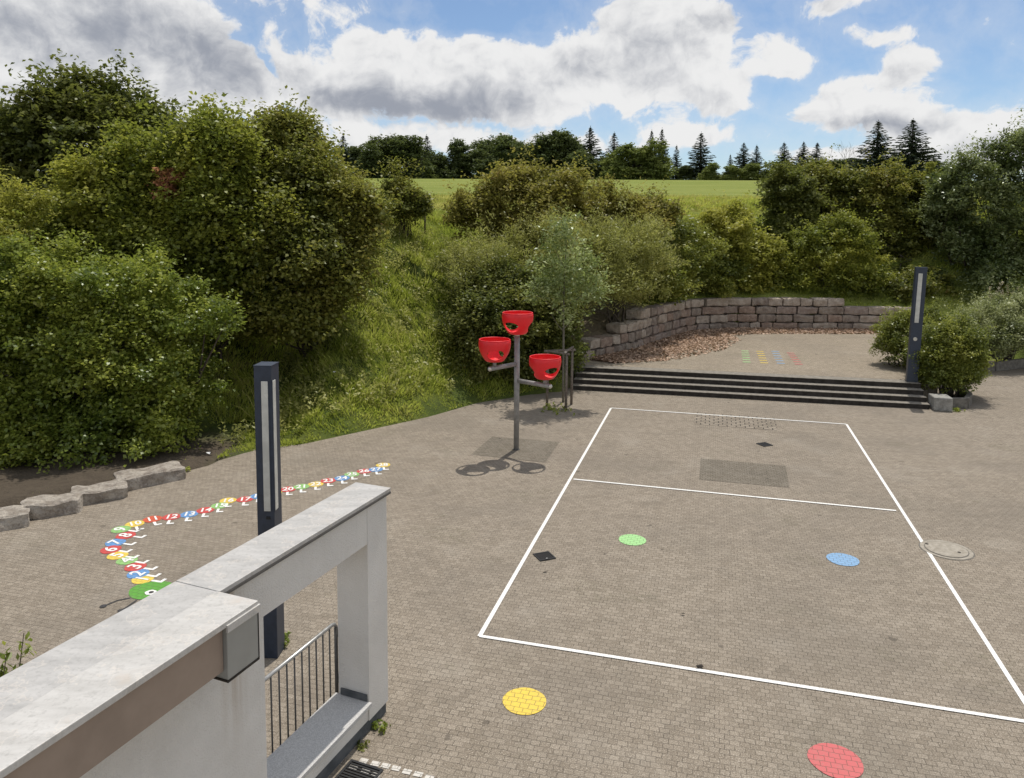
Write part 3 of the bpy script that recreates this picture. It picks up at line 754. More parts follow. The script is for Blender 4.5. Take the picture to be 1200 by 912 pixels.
# ------------------------------------------------------------------ vegetation
def unit(a): return a/np.maximum(np.linalg.norm(a, axis=1), 1e-9)[:, None]
def shoots(lobes, n, rng, shell=(.72, 1.04), inner=.22, lift=.35, ln=(.3, .6), low=-.75, jit=.5, gap=-.16, gsc=1.0):
    g0 = rng.uniform(0, 60, 3)
    L0 = np.array(lobes, float); L0[:, 3:6] *= .90; sub = []
    for l in L0:
        sub.append(np.concatenate([l[:3], l[3:6]*.80]))
        for _ in range(9):
            d = unit(rng.normal(size=(1, 3)))[0]; d[2] = abs(d[2])*.9 if rng.random() < .75 else d[2]*.5; d[1] = -abs(d[1]) if rng.random() < .7 else d[1]
            f_ = rng.uniform(.22, .46); sub.append(np.concatenate([l[:3]+d*l[3:6]*(1.0-f_*.5+rng.uniform(-.08, .10)), l[3:6]*f_]))
    L = np.array(sub); area = (L[:, 3]*L[:, 4]*L[:, 5])**(2/3); area /= area.sum()
    P = np.zeros((0, 3)); D = np.zeros((0, 3))
    while len(P) < n:
        m = int((n-len(P))*1.6)+50
        k = rng.choice(len(L), m, p=area); d = unit(rng.normal(size=(m, 3)))
        d[:, 2] = np.where(d[:, 2] < low, -d[:, 2], d[:, 2])
        rad = rng.uniform(*shell, size=m); ins = rng.random(m) < inner; rad[ins] = rng.uniform(.25, shell[0], ins.sum())
        bumpy = 1+.10*np.sin(d[:, 0]*7+k*1.7)*np.sin(d[:, 1]*6+k)*np.cos(d[:, 2]*6+2*k)
        p = L[k, :3]+d*L[k, 3:6]*(rad*bumpy)[:, None]
        keep = np.ones(m, bool)
        for j in range(len(L)):
            q = ((p-L[j, :3])/L[j, 3:6]); keep &= (j == k) | ((q**2).sum(1) > .55) | ins
        keep &= p[:, 2] > terr(p)-.1+.15
        if gap > -1:
            gn = np.array([mnoise.noise(Vector(tuple(v*gsc+g0))) for v in p]); keep &= gn > gap
        P = np.concatenate([P, p[keep]]); D = np.concatenate([D, d[keep]])
    P = P[:n]; D = D[:n]
    D = unit(D+np.array([0, 0, lift])+rng.normal(size=D.shape)*jit*.6)
    LNs = rng.uniform(*ln, size=n); st_ = (rng.random(n) < .07) & (D[:, 2] > 0); LNs[st_] *= 2.1; P[st_] += D[st_]*.18
    return P, D, LNs
def leaves(P, D, LN, k, spread, LL, LW, rng, droop=.25, upb=.9, sag=0.0, varc=None, flat=.55):
    n = len(P); idx = np.repeat(np.arange(n), k); m = n*k
    t = rng.random(m)**.8
    off = rng.normal(size=(m, 3)); off[:, 2] *= flat
    pos = P[idx]+D[idx]*(LN[idx]*t)[:, None]+off*(spread*(1.15-.5*t))[:, None]
    pos[:, 2] -= sag*t*t*LN[idx]
    a = unit(D[idx]*.6+rng.normal(size=(m, 3))*np.array([.75, .75, .4])-np.array([0, 0, droop]))
    nn = rng.normal(size=(m, 3))*.5+D[idx]*.45+np.array([0, 0, upb]); nn = unit(nn-a*(nn*a).sum(1)[:, None])
    b = np.cross(nn, a); s = rng.uniform(.65, 1.25, m)
    l = (LL*s/2)[:, None]; w = (LW*s/2)[:, None]
    V = np.stack([pos-a*l, pos-a*l*.1+b*w+nn*w*.35, pos+a*l, pos-a*l*.1-b*w+nn*w*.35], 1).reshape(-1, 3)
    Qd = np.arange(4*m).reshape(-1, 4)
    sv = rng.random(n) if varc is None else varc
    var = np.clip(.62*sv[idx]+.38*rng.random(m), 0, 1)
    return V, Qd, var
def lobe(px, py, Y, rx, ry, dep=None):
    c = AT(px, py, Y); k = Y/F
    return (*c, rx*k, dep if dep else .75*(rx+ry)/2*k+.25, ry*k)
def clumpvar(P, rng, scale=.8, w=.5):
    o = rng.uniform(0, 50, 3)
    s = np.array([mnoise.noise(Vector(tuple(p*scale+o))) for p in P])
    return np.clip(.5+s*.75*w*1.6+rng.normal(size=len(P))*.16, 0, 1)
def stems_bm(base, lobes, rng, r0=.07, n=3):
    bm = bmesh.new(); base = np.array(base)
    for L in lobes:
        for _ in range(n):
            tip = np.array(L[:3])+rng.normal(size=3)*np.array(L[3:6])*.35
            st = base+np.array([rng.normal()*.15, rng.normal()*.15, -.1])
            # let far lobes root on the ground below them instead of leaning from afar
            if np.linalg.norm(L[:2]-base[:2]) > 1.6: q_ = base[:2]+(np.array(L[:2])-base[:2])*.7; st = np.array([q_[0]+rng.normal()*.2, q_[1]+rng.normal()*.2, tz(q_[0], q_[1])-.1])
            mid = (st+tip)/2+np.array([rng.normal()*.15, rng.normal()*.15, .2])
            add_tube(bm, [st, (st*.55+mid*.45), mid, tip], [r0*rng.uniform(.7, 1.2), r0*.75, r0*.5, r0*.18], 6, cap=False)
    return bm
SEED = [100]
def shrub(name, lobes, mat, n, k, LL, LW, label, cat='bush', group=None, spread=.14, ln=(.25, .5), lift=.35, droop=.25, stem=M['bark'], r0=.05, extra=None, inner=.22, sag=0.0, cv=(.8, .5), jit=.5, sn=3, upb=.9, low=-.75, flat=.55, arms=1.0, gap=-.16):
    SEED[0] += 1; rng = np.random.default_rng(SEED[0])
    L = np.array(lobes); bx, by = L[:, 0].mean(), L[:, 1].mean(); base = (bx, by, tz(bx, by))
    r = empty(name, base, label, cat, group)
    P, D, LN = shoots(lobes, int(n*1.1), rng, lift=lift, ln=ln, inner=inner, jit=jit, low=low, gap=gap, gsc=1.9/max(.8, float(np.mean(L[:, 3:6]))))
    # leafy arms that stand out of the crown
    R0 = L[:, 3:6].mean(); na = int(7*len(L)*arms); AP = []; AD = []; AL = []
    for _ in range(na):
        l = L[rng.integers(len(L))]; d = unit(rng.normal(size=(1, 3)))[0]; d[2] = abs(d[2])*.8+.05
        p0 = l[:3]+d*l[3:6]*.86; dd = unit((d+np.array([0, 0, .35])+rng.normal(size=3)*.25)[None])[0]; reach = R0*rng.uniform(.22, .52)
        for t in np.linspace(.1, 1, 5):
            for _ in range(2):
                AP.append(p0+dd*reach*t+rng.normal(size=3)*.05*R0*(1.2-t)); AD.append(unit((dd+rng.normal(size=3)*.55)[None])[0]); AL.append(rng.uniform(*ln)*(1.15-.5*t))
    if na: P = np.concatenate([P, AP]); D = np.concatenate([D, AD]); LN = np.concatenate([LN, AL])
    if extra is not None:
        for (px, py, Y, h, cnt) in extra:          # long shoots standing out of the crown
            p = AT(px, py, Y)
            for _ in range(cnt):
                P = np.concatenate([P, [p+rng.normal(size=3)*.12]]); D = np.concatenate([D, [unit(np.array([[rng.normal()*.16, rng.normal()*.16, 1]]))[0]]]); LN = np.concatenate([LN, [h*rng.uniform(.7, 1.1)]])
    V, Qd, var = leaves(P, D, LN, k, spread, LL, LW, rng, droop=droop, sag=sag, varc=clumpvar(P, rng, *cv), upb=upb, flat=flat)
    np_obj('foliage', V, Qd, mat, r, var=var)
    from_bm('stems', stems_bm(base, lobes, rng, r0, sn), stem, r)
    return r, rng

LM = {}
LM['maple'] = leaf_mat('field_maple_leaves', (.042, .056, .012), (.118, .135, .022), (.235, .225, .038), .22, .44, .42)
LM['maple2'] = leaf_mat('darker_maple_leaves', (.040, .050, .013), (.098, .105, .022), (.175, .155, .034), .22, .4, .42, (.17, .10, .04))
LM['darkgreen'] = leaf_mat('dark_leaves', (.030, .040, .012), (.072, .082, .020), (.130, .128, .034), .2, .36, .4)
LM['hedge'] = leaf_mat('hedge_leaves', (.042, .062, .012), (.105, .134, .022), (.215, .225, .042), .28, .42, .36)
LM['olive'] = leaf_mat('olive_leaves', (.07, .068, .016), (.15, .135, .030), (.23, .19, .055), .2, .42, .45, (.20, .11, .045))
LM['yellowgreen'] = leaf_mat('yellow_green_leaves', (.085, .095, .016), (.175, .175, .028), (.28, .26, .06), .2, .45, .45)
LM['willow'] = leaf_mat('willow_leaves', (.085, .092, .026), (.175, .175, .048), (.29, .28, .10), .22, .45, .42)
LM['silver'] = leaf_mat('silvery_leaves', (.06, .075, .026), (.135, .15, .058), (.30, .31, .17), .35, .4, .35)
LM['silverdark'] = leaf_mat('grey_green_leaves', (.030, .044, .013), (.068, .088, .027), (.18, .20, .09), .35, .36, .33)
LM['boxgreen'] = leaf_mat('clipped_bush_leaves', (.042, .056, .013), (.095, .11, .022), (.20, .20, .04), .25, .38, .38)
LM['brown'] = leaf_mat('withered_leaves', (.10, .036, .022), (.21, .085, .048), (.30, .15, .085), .12, .35, .5)
LM['forest'] = leaf_mat('forest_leaves', (.022, .034, .015), (.050, .064, .025), (.09, .105, .04), .12, .28, .5)
LM['forest2'] = leaf_mat('lighter_forest_leaves', (.06, .078, .024), (.10, .12, .034), (.145, .16, .05), .12, .35, .5)
LM['needle'] = leaf_mat('spruce_needles', (.014, .021, .016), (.025, .034, .023), (.042, .052, .03), .1, .1, .5)
LM['grass'] = leaf_mat('grass_blades', (.085, .108, .018), (.185, .215, .034), (.32, .33, .08), .15, .48, .45, (.30, .26, .11))
LM['drygrass'] = leaf_mat('meadow_grass', (.14, .15, .035), (.22, .215, .055), (.33, .29, .11), .12, .42, .5)
LM['sapling'] = leaf_mat('whitebeam_leaves', (.058, .08, .022), (.13, .16, .048), (.31, .34, .17), .35, .42, .35)
LM['litter'] = leaf_mat('dead_leaves', (.11, .072, .05), (.24, .16, .115), (.38, .285, .215), .1, .1, .6)
LM['spike'] = leaf_mat('faded_flower_spikes', (.17, .14, .10), (.30, .26, .20), (.45, .42, .34), .1, .3, .6)

# --- left group
shrub('hedge_bush', [lobe(20, 420, 17.0, 85, 115, 1.6), lobe(95, 430, 17.2, 80, 110, 1.6), lobe(165, 440, 17.4, 60, 105, 1.5), lobe(60, 345, 17.6, 75, 45, 1.4), lobe(135, 345, 17.6, 60, 38, 1.3), lobe(205, 385, 17.6, 60, 50, 1.2), lobe(195, 470, 17.3, 40, 75, 1.2), lobe(245, 375, 17.5, 28, 28, .7), lobe(15, 505, 16.4, 62, 62, 1.2), lobe(105, 512, 16.5, 75, 55, 1.2), lobe(180, 515, 16.7, 50, 48, 1.0), lobe(60, 530, 16.2, 60, 36, .9), lobe(-60, 400, 17.2, 90, 130, 1.8), lobe(-180, 420, 17.4, 100, 125, 1.8)],
      LM['hedge'], 3500, 30, .10, .064, 'broad leafy hedge bush behind the border boulders at the left', spread=.13, ln=(.2, .45), extra=[(262, 372, 17.4, .75, 3), (20, 318, 17.6, .6, 3), (105, 312, 17.6, .5, 3), (150, 330, 17.6, .5, 2), (60, 310, 17.6, .5, 3)], cv=(.55, .6))
shrub('field_maple', [lobe(165, 240, 22.0, 75, 75), lobe(235, 215, 21.8, 80, 78), lobe(265, 300, 21.2, 85, 80), lobe(175, 315, 21.2, 70, 65), lobe(235, 360, 21.3, 80, 45), lobe(110, 300, 21.5, 60, 60)],
      LM['maple'], 2900, 34, .125, .092, 'large round yellow green field maple bush with a withered brown patch', 'bush', 'maple bushes on the left bank', spread=.22, ln=(.3, .6), droop=.35, cv=(.5, .6), extra=[(240, 160, 21.8, .6, 3), (205, 168, 21.9, .5, 3)])
shrub('field_maple', [lobe(318, 212, 23.0, 60, 62), lobe(362, 245, 22.7, 52, 60), lobe(394, 285, 22.4, 38, 58), lobe(338, 305, 21.8, 68, 75), lobe(385, 340, 21.8, 38, 52), lobe(325, 375, 21.4, 66, 36), lobe(418, 262, 22.6, 16, 30), lobe(345, 178, 23.6, 34, 30)],
      LM['maple2'], 2500, 34, .125, .092, 'dense dark green maple bush at the right end of the left bank thicket', 'bush', 'maple bushes on the left bank', spread=.22, ln=(.3, .6), droop=.3, cv=(.5, .55), extra=[(320, 158, 23, .8, 4), (350, 160, 23.4, .8, 4), (395, 215, 22.6, .6, 3), (300, 165, 23, .6, 3)])
r_, rng_ = shrub('bank_tree', [lobe(110, 165, 25.5, 75, 60), lobe(40, 200, 25.5, 70, 65), lobe(150, 190, 25.0, 50, 60), lobe(60, 280, 24.0, 80, 70), lobe(-40, 190, 26, 70, 60)],
      LM['darkgreen'], 2100, 26, .17, .12, 'tall dark tree with upright shoots at the back of the left thicket', 'tree', spread=.17, ln=(.4, .8), extra=[(52, 135, 25.5, 1.6, 7), (95, 120, 25.5, 1.5, 8), (138, 118, 25.3, 1.5, 7), (165, 135, 25.3, 1.0, 6), (118, 112, 25.5, 1.0, 4), (30, 150, 25.5, .9, 5), (78, 125, 25.5, 1.2, 6), (180, 140, 25, .6, 4)], cv=(.5, .5))
shrub('yellow_shrub', [lobe(2, 285, 18.8, 34, 40, .8), lobe(20, 255, 19.0, 22, 22, .6), lobe(-20, 330, 18.8, 60, 40, .9)],
      LM['yellowgreen'], 330, 24, .11, .05, 'light yellow green shrub with thin upright twigs at the left photo edge', spread=.10, ln=(.3, .7), lift=.9, extra=[(10, 245, 18.9, .9, 4), (28, 250, 18.9, .8, 3)])
# withered patch: a dead branch inside the maple
dl = [lobe(192, 218, 20.35, 13, 8, .25), lobe(205, 232, 20.3, 14, 9, .25), lobe(188, 235, 20.3, 10, 8, .25), lobe(203, 210, 20.35, 8, 8, .2)]
rg = np.random.default_rng(5); P_, D_s, LN_ = shoots(dl, 46, rg, lift=.4, ln=(.15, .35)); V_, Q_, v_ = leaves(P_, D_s, LN_, 22, .08, .12, .07, rg)
fm = [o for o in COL.objects if o.name == 'field_maple'][0]
np_obj('withered_branch', V_, Q_, LM['brown'], fm, var=v_)['label'] = 'withered reddish brown branch'

# --- middle of the bank
shrub('dogwood_bush', [lobe(605, 240, 29, 46, 38), lobe(650, 238, 29.5, 45, 36), lobe(560, 262, 28.5, 26, 24), lobe(615, 275, 28.6, 55, 28)], LM['olive'], 900, 24, .15, .085, 'reddish olive bush on top of the bank left of the willow scrub', spread=.16, ln=(.3, .7), lift=.6, extra=[(600, 205, 29, .5, 3), (635, 205, 29.3, .5, 3), (545, 245, 28.4, .7, 3)], cv=(.7, .6))
shrub('scrub_bush', [lobe(705, 252, 31, 42, 28), lobe(755, 264, 31.5, 36, 28), lobe(735, 275, 31, 45, 30), lobe(690, 280, 30.5, 35, 25)], LM['olive'], 800, 24, .15, .08, 'brown green bush on the bank crest in front of the field right of the dogwood', spread=.16, ln=(.3, .7), lift=.6, extra=[(770, 238, 31.5, .7, 4), (755, 242, 31.5, .5, 3), (710, 222, 31, .5, 3)], cv=(.7, .6))
shrub('willow_scrub', [lobe(592, 330, 26.2, 46, 46), lobe(640, 312, 27, 50, 45), lobe(565, 352, 25.4, 32, 38), lobe(650, 350, 26.2, 50, 40), lobe(545, 325, 26.5, 22, 30)], LM['willow'], 1500, 22, .14, .032, 'feathery grey green willow scrub above the red baskets', spread=.13, ln=(.4, .9), lift=.9, droop=0, extra=[(560, 298, 26.5, 1.0, 5), (605, 285, 27, 1.0, 5), (650, 272, 27, .9, 5), (535, 310, 26.5, .8, 4), (625, 280, 27, 1.1, 5)], cv=(.8, .5))
shrub('broom_bush', [lobe(705, 318, 27.5, 42, 48), lobe(745, 305, 28.5, 42, 38), lobe(720, 345, 27.2, 45, 30)], LM['willow'], 1000, 22, .14, .035, 'loose yellowish green broom bush behind the young tree', spread=.13, ln=(.4, .9), lift=.9, droop=0, extra=[(700, 265, 27.5, 1.0, 5), (735, 255, 28.5, .9, 5), (770, 270, 28.5, .8, 4)], cv=(.8, .5))
shrub('hazel_bush', [lobe(575, 405, 23.6, 48, 58, 1.3), lobe(630, 395, 24.2, 42, 65, 1.3), lobe(600, 350, 24.8, 50, 40, 1.1), lobe(548, 435, 23.6, 30, 32, .9), lobe(610, 440, 23.7, 50, 28, 1.0), lobe(655, 430, 24.6, 28, 35, .8)], LM['darkgreen'], 1700, 26, .11, .07, 'dense dark green bush at the foot of the bank right behind the red baskets', spread=.13, ln=(.2, .5), cv=(.8, .6))
shrub('bank_bush', [lobe(745, 325, 30.0, 45, 42, 1.2), lobe(795, 310, 33.2, 48, 50, 1.3), lobe(770, 280, 32.5, 45, 38, 1.2), lobe(830, 325, 34.6, 35, 35, 1.0), lobe(770, 345, 31.4, 40, 22, .9), lobe(815, 340, 33.6, 35, 20, .9)], LM['boxgreen'], 1500, 25, .14, .075, 'dark green bush row right behind the left half of the stone wall', spread=.15, ln=(.25, .6), lift=.5, cv=(.7, .6))
shrub('golden_bush', [lobe(850, 295, 35.3, 36, 48, 1.3), lobe(885, 315, 35.3, 30, 36, 1.1), lobe(848, 268, 36, 24, 20, 1), lobe(865, 335, 34.8, 40, 20, .9)], LM['yellowgreen'], 800, 24, .16, .085, 'yellowish bush behind the middle of the stone wall below the open field', spread=.16, ln=(.3, .7), lift=.6, extra=[(850, 254, 36, .5, 4), (835, 258, 36, .5, 3)], cv=(.7, .6))
shrub('hornbeam', [lobe(925, 245, 38, 26, 52, 1.3), lobe(935, 305, 37.5, 36, 50, 1.4), lobe(915, 290, 37.5, 22, 40, 1.2)], LM['darkgreen'], 1000, 26, .17, .10, 'narrow dark tree at the right end of the open field', 'tree', spread=.16, ln=(.3, .6), lift=.6, extra=[(925, 205, 38, .6, 5)], cv=(.7, .5))
shrub('ash_bush', [lobe(965, 232, 40, 34, 38, 1.4), lobe(990, 255, 40, 34, 40, 1.4), lobe(960, 275, 39, 36, 36, 1.3)], LM['maple2'], 900, 26, .18, .10, 'rounded green tree between the narrow dark tree and the brown topped hedge', 'tree', spread=.17, ln=(.3, .7), lift=.5, extra=[(965, 198, 40, .5, 4)], cv=(.7, .5))
shrub('mirabelle_bush', [lobe(950, 305, 35.4, 35, 38, 1.1), lobe(990, 300, 35.4, 38, 38, 1.1), lobe(965, 332, 34.9, 52, 26, 1), lobe(1012, 332, 34.9, 26, 18, .7), lobe(920, 335, 34.8, 26, 22, .8)], LM['maple'], 1050, 24, .13, .07, 'light feathery spreading bush above the right half of the stone wall', spread=.14, ln=(.35, .8), lift=.2, sag=.25, cv=(.8, .6))
shrub('thicket_bush', [lobe(1040, 245, 38.5, 40, 46, 1.4), lobe(1085, 255, 38.5, 44, 48, 1.4), lobe(1050, 310, 38, 48, 52, 1.4), lobe(1100, 315, 37.5, 44, 48, 1.4), lobe(1030, 285, 38, 34, 45, 1.2), lobe(1060, 345, 36.0, 60, 26, 1.6), lobe(1110, 345, 36.0, 50, 28, 1.6), lobe(1065, 350, 34.6, 36, 20, 1.0), lobe(1030, 350, 35.0, 30, 18, .9)], LM['maple2'], 1700, 26, .17, .10, 'tall dense hedge bush behind the right lamp post', spread=.17, ln=(.3, .7), extra=[(1050, 202, 38.5, .6, 5), (1088, 205, 38.5, .6, 5), (1030, 210, 38.5, .5, 4)], cv=(.6, .6))
shrub('silver_tree', [lobe(1150, 235, 35.5, 46, 62, 1.5), lobe(1195, 225, 35.5, 46, 62, 1.5), lobe(1165, 300, 35, 48, 45, 1.4), lobe(1215, 290, 35, 50, 60, 1.5), lobe(1110, 255, 36, 26, 40, 1.1), lobe(1130, 300, 35.5, 34, 40, 1.2), lobe(1255, 230, 36, 50, 70, 1.5), lobe(1165, 340, 34.0, 50, 28, 1.4), lobe(1220, 335, 34.0, 50, 30, 1.4)], LM['silverdark'], 2000, 26, .17, .075, 'large silvery leaved tree at the right photo edge', 'tree', spread=.16, ln=(.35, .8), lift=.6, extra=[(1130, 195, 35.5, .9, 6), (1150, 182, 35.5, .8, 6), (1178, 175, 35.5, .9, 7), (1198, 172, 35.5, .9, 7), (1112, 215, 36, .7, 5)], cv=(.7, .6))
# --- shrub left on the field edge, small
shrub('field_edge_shrub', [lobe(470, 235, 29.5, 16, 22, .6), lobe(466, 258, 29.2, 20, 14, .6), lobe(485, 250, 29.3, 14, 16, .5)], LM['maple2'], 230, 22, .13, .075, 'small upright shrub on the field edge left of the fence post', spread=.13, ln=(.3, .6), lift=1.0, extra=[(458, 210, 29.5, .9, 4), (485, 212, 29.5, .9, 4), (470, 205, 29.5, .8, 3)], r0=.03)

# --- planting bed on the right
shrub('bed_bush', [lobe(1056, 398, 25.0, 20, 30, .7), lobe(1050, 412, 24.6, 18, 20, .6), lobe(1065, 420, 24.4, 16, 16, .5), lobe(1082, 385, 25.4, 24, 22, .7)], LM['boxgreen'], 850, 26, .075, .04, 'light green leafy bush to the left of the right lamp post', spread=.085, ln=(.15, .35), lift=.6, extra=[(1047, 372, 24.9, .35, 2)], cv=(1.2, .5), arms=.6, gap=-2)
shrub('round_bush', [lobe(1108, 420, 22.7, 32, 38, .8), lobe(1115, 400, 22.9, 24, 22, .7), lobe(1095, 435, 22.4, 22, 26, .6), lobe(1110, 443, 22.4, 30, 20, .65), lobe(1125, 430, 22.8, 22, 30, .6)], LM['boxgreen'], 1700, 28, .08, .046, 'round glossy green bush behind the granite block', spread=.085, ln=(.15, .35), lift=.6, cv=(1.2, .5), arms=.6, gap=-2)
shrub('lavender_bed', [lobe(1135, 392, 27.4, 26, 26, .8), lobe(1165, 388, 27.8, 30, 34, .9), lobe(1195, 385, 28, 32, 38, .9), lobe(1235, 385, 28, 36, 40, .9), lobe(1150, 408, 27.2, 36, 18, .7), lobe(1200, 405, 27.5, 40, 20, .8)], LM['silver'], 1700, 26, .09, .034, 'grey green bushy bed plants behind the dark kerb wall on the right', spread=.10, ln=(.2, .45), lift=.9, cv=(1.0, .6))
SEED[0] += 1; rng = np.random.default_rng(77); bb_ = AT(1182, 385, 28.2)
bud = empty('butterfly_bush', (bb_[0], bb_[1], 0), 'butterfly bush with faded pale flower spikes at the right edge', 'bush')
P = []; D = []
for x, y in [(1158, 345), (1167, 338), (1172, 348), (1181, 343), (1188, 350), (1195, 345), (1163, 355), (1177, 352), (1199, 352), (1208, 345), (1215, 350)]:
    P.append(AT(x, y+8, 28.2)); D.append((rng.normal()*.12, rng.normal()*.1, 1))
for p_, d_ in zip(P, D):
    V_, Q_, v_ = leaves(np.array([p_]), unit(np.array([d_])), np.array([.55]), 70, .035, .05, .03, rng); np_obj('flower_spike', V_, Q_, LM['spike'], bud, var=v_)
P2, D2, L2 = shoots([lobe(1180, 372, 28.2, 36, 16, .7)], 130, rng, lift=1.0, ln=(.3, .6)); V_, Q_, v_ = leaves(P2, D2, L2, 22, .07, .12, .03, rng); np_obj('foliage', V_, Q_, LM['silver'], bud, var=v_)
from_bm('stems', stems_bm((bb_[0], bb_[1], 0), [lobe(1180, 368, 28.2, 36, 20, .7)], rng, .02, 14), M['bark'], bud)

# --- young tree with its stake frame
tb = G(660, 471.5); yt = empty('young_tree', (tb[0], tb[1], 0), 'slender young tree with silvery leaves inside the timber stake frame', 'tree')
ty = tb[1]; rng = np.random.default_rng(31)
bm = bmesh.new(); tip = AT(664, 268, ty)
trunk = [tb-np.array([0, 0, .1]), AT(660, 440, ty), AT(660.5, 385, ty), AT(661, 340, ty), AT(663, 300, ty), tip]
add_tube(bm, trunk, [.035, .032, .029, .024, .016, .006], 8)
for (x0, y0), (x1, y1) in [((660, 388), (645, 366)), ((660, 386), (678, 362)), ((661, 370), (632, 345)), ((661, 360), (690, 338)), ((661, 345), (640, 318)), ((662, 335), (682, 305)), ((661, 372), (655, 340)), ((662, 315), (648, 285)), ((663, 305), (676, 278))]:
    a = AT(x0, y0, ty); b = AT(x1, y1, ty+rng.normal()*.35); m = (a+b)/2+np.array([0, 0, -.06]); add_tube(bm, [a, m, b], [.014, .010, .004], 5, cap=False)
from_bm('trunk', bm, M['palebark'], yt)
LB = [lobe(662, 285, ty, 20, 32, .45), lobe(650, 318, ty, 26, 26, .55), lobe(680, 318, ty, 24, 30, .55), lobe(640, 347, ty, 26, 22, .6), lobe(665, 345, ty, 30, 24, .6), lobe(690, 348, ty, 20, 28, .55), lobe(675, 372, ty, 22, 14, .4)]
P, D, LN = shoots(LB, 440, rng, lift=.3, ln=(.2, .45), inner=.5, jit=.8); V_, Q_, v_ = leaves(P, D, LN, 12, .09, .12, .055, rng, droop=.1, varc=clumpvar(P, rng, 1.2, .5)); np_obj('crown', V_, Q_, LM['sapling'], yt, var=v_)
posts = [G(641, 476), G(663, 480.5), G(669.5, 474)]; sfz = 1.60
sf = empty('tree_stake_frame', (*(posts[1][:2]*.6+posts[0][:2]*.4), 0), 'weathered timber tripod of stakes around the young tree', 'tree stake')
for p in posts:
    bm = bmesh.new(); add_tube(bm, [(p[0], p[1], -.1), (p[0]+.01, p[1], sfz)], [.038, .034], 10); from_bm('stake', bm, M['timber'], sf)
for i, j in ((0, 1), (1, 2), (2, 0)):
    a = posts[i]; b = posts[j]; d = (b-a)/np.linalg.norm(b-a); z = sfz-.03 if i != 1 else sfz+.04
    bm = bmesh.new(); add_tube(bm, [(*(a-d*.10)[:2], z), (*(b+d*.10)[:2], z)], .033, 8); rl = from_bm('rail', bm, M['timber'], sf)
    if i == 1:
        e = a-d*.10; bm = bmesh.new(); add_tube(bm, [(*(e+d*.0)[:2], z), (*(e-d*.02)[:2], z)], .034, 8); from_bm('cut_end', bm, M['timberend'], rl)

# --- fence post on the field edge
fp = AT(498, 252, 30.5); zt = tz(fp[0], fp[1])
bm = bmesh.new(); add_tube(bm, [(fp[0], fp[1], zt-.2), (fp[0], fp[1], zt+1.25)], .035, 8); add_tube(bm, [(fp[0], fp[1], zt+1.25), (fp[0], fp[1], zt+1.28)], [.035, .012], 8)
tag(from_bm('fence_post', bm, M['timber'], base=(fp[0], fp[1], zt)), 'thin grey fence post standing at the edge of the field', 'post')

# --- far trees on the crest: prototypes then copies
def conifer_mesh(seed, h=13.0, r0=3.6, tiers=17):
    rg = np.random.default_rng(seed); P = []; D = []; S = []
    nb = tiers*8
    for t in range(nb):
        f = (t+rg.random())/nb; z = h*(.05+.93*f)
        rr_ = r0*(1-f)**.92*rg.uniform(.72, 1.08)*(1.18 if rg.random() < .1 else 1)+.05
        a = t*2.39996+rg.normal()*.35; ca, sa = math.cos(a), math.sin(a); droop = -.34+.75*f*f
        n = max(2, int(rr_/.20))
        for k in range(n):
            u = (k+.6)/n; w_ = .42*rr_*(1-u)*.45+.05
            for _ in range(3):
                o = rg.normal(size=2)*w_*.6
                P.append((ca*rr_*u-sa*o[0], sa*rr_*u+ca*o[0], z+rr_*u*droop+.22*rr_*u*u-abs(o[1])*.55)); D.append((ca*.7-sa*np.sign(o[0])*.4, sa*.7+ca*np.sign(o[0])*.4, droop-.35)); S.append(.45+.55*(1-f))
    for k in range(5): P.append((0, 0, h*(.955+.012*k))); D.append((rg.normal()*.1, rg.normal()*.1, 1)); S.append(.35)
    P = np.array(P); D = unit(np.array(D)); S = np.array(S); m = len(P)
    a = unit(D+rg.normal(size=(m, 3))*.3); nn = rg.normal(size=(m, 3)); nn = unit(nn-a*(nn*a).sum(1)[:, None]); b = np.cross(nn, a); l = (.34*S*rg.uniform(.7, 1.3, m))[:, None]; w_ = (.15*S*rg.uniform(.7, 1.3, m))[:, None]
    V_ = np.stack([P-a*l, P+b*w_, P+a*l, P-b*w_], 1).reshape(-1, 3)
    return np_mesh('crown', V_, np.arange(4*m).reshape(-1, 4), None, rg.random(m))
def broad_mesh(seed, h=9.0, w=4.0, n=330):
    rg = np.random.default_rng(seed); lb_ = []
    for k in range(15):
        a = rg.uniform(0, 6.28); f = rg.uniform(.12, .86); q = rg.uniform(.1, .62)*w*math.sin(math.pi*min(1, f*.72+.2))
        s = w*rg.uniform(.22, .42)*(1.15-.5*f)
        lb_.append((q*math.cos(a), q*math.sin(a), h*f, s, s, s*.9))
    L = np.array(lb_); P = []; D = []
    while len(P) < n:
        l = L[rg.integers(len(L))]; d = unit(rg.normal(size=(1, 3)))[0]; p = l[:3]+d*l[3:6]*rg.uniform(.6, 1.08)
        if p[2] < -.3: continue
        P.append(p); D.append(d)
    P = np.array(P); D = unit(np.array(D)+np.array([0, 0, .4]))
    V_, Q_, v_ = leaves(P, D, rg.uniform(.3, .9, n), 18, .28, .36, .26, rg, varc=clumpvar(P, rg, .5, .6)); return np_mesh('crown', V_, Q_, None, v_)
def trunk_mesh(h, r, br, seed):
    rg = np.random.default_rng(seed); bm = bmesh.new(); add_tube(bm, [(0, 0, -.8), (0, 0, h*.5), (.1, 0, h*.95)], [r, r*.65, r*.12], 8)
    for k in range(br):
        z = h*rg.uniform(.25, .6); a = rg.uniform(0, 6.28); L = h*.28
        add_tube(bm, [(0, 0, z), (math.cos(a)*L*.5, math.sin(a)*L*.5, z+L*.4), (math.cos(a)*L, math.sin(a)*L, z+L*.75)], [r*.4, r*.25, r*.08], 5, cap=False)
    me = bpy.data.meshes.new('trunk'); bm.to_mesh(me); bm.free(); return me
PROTO = {}
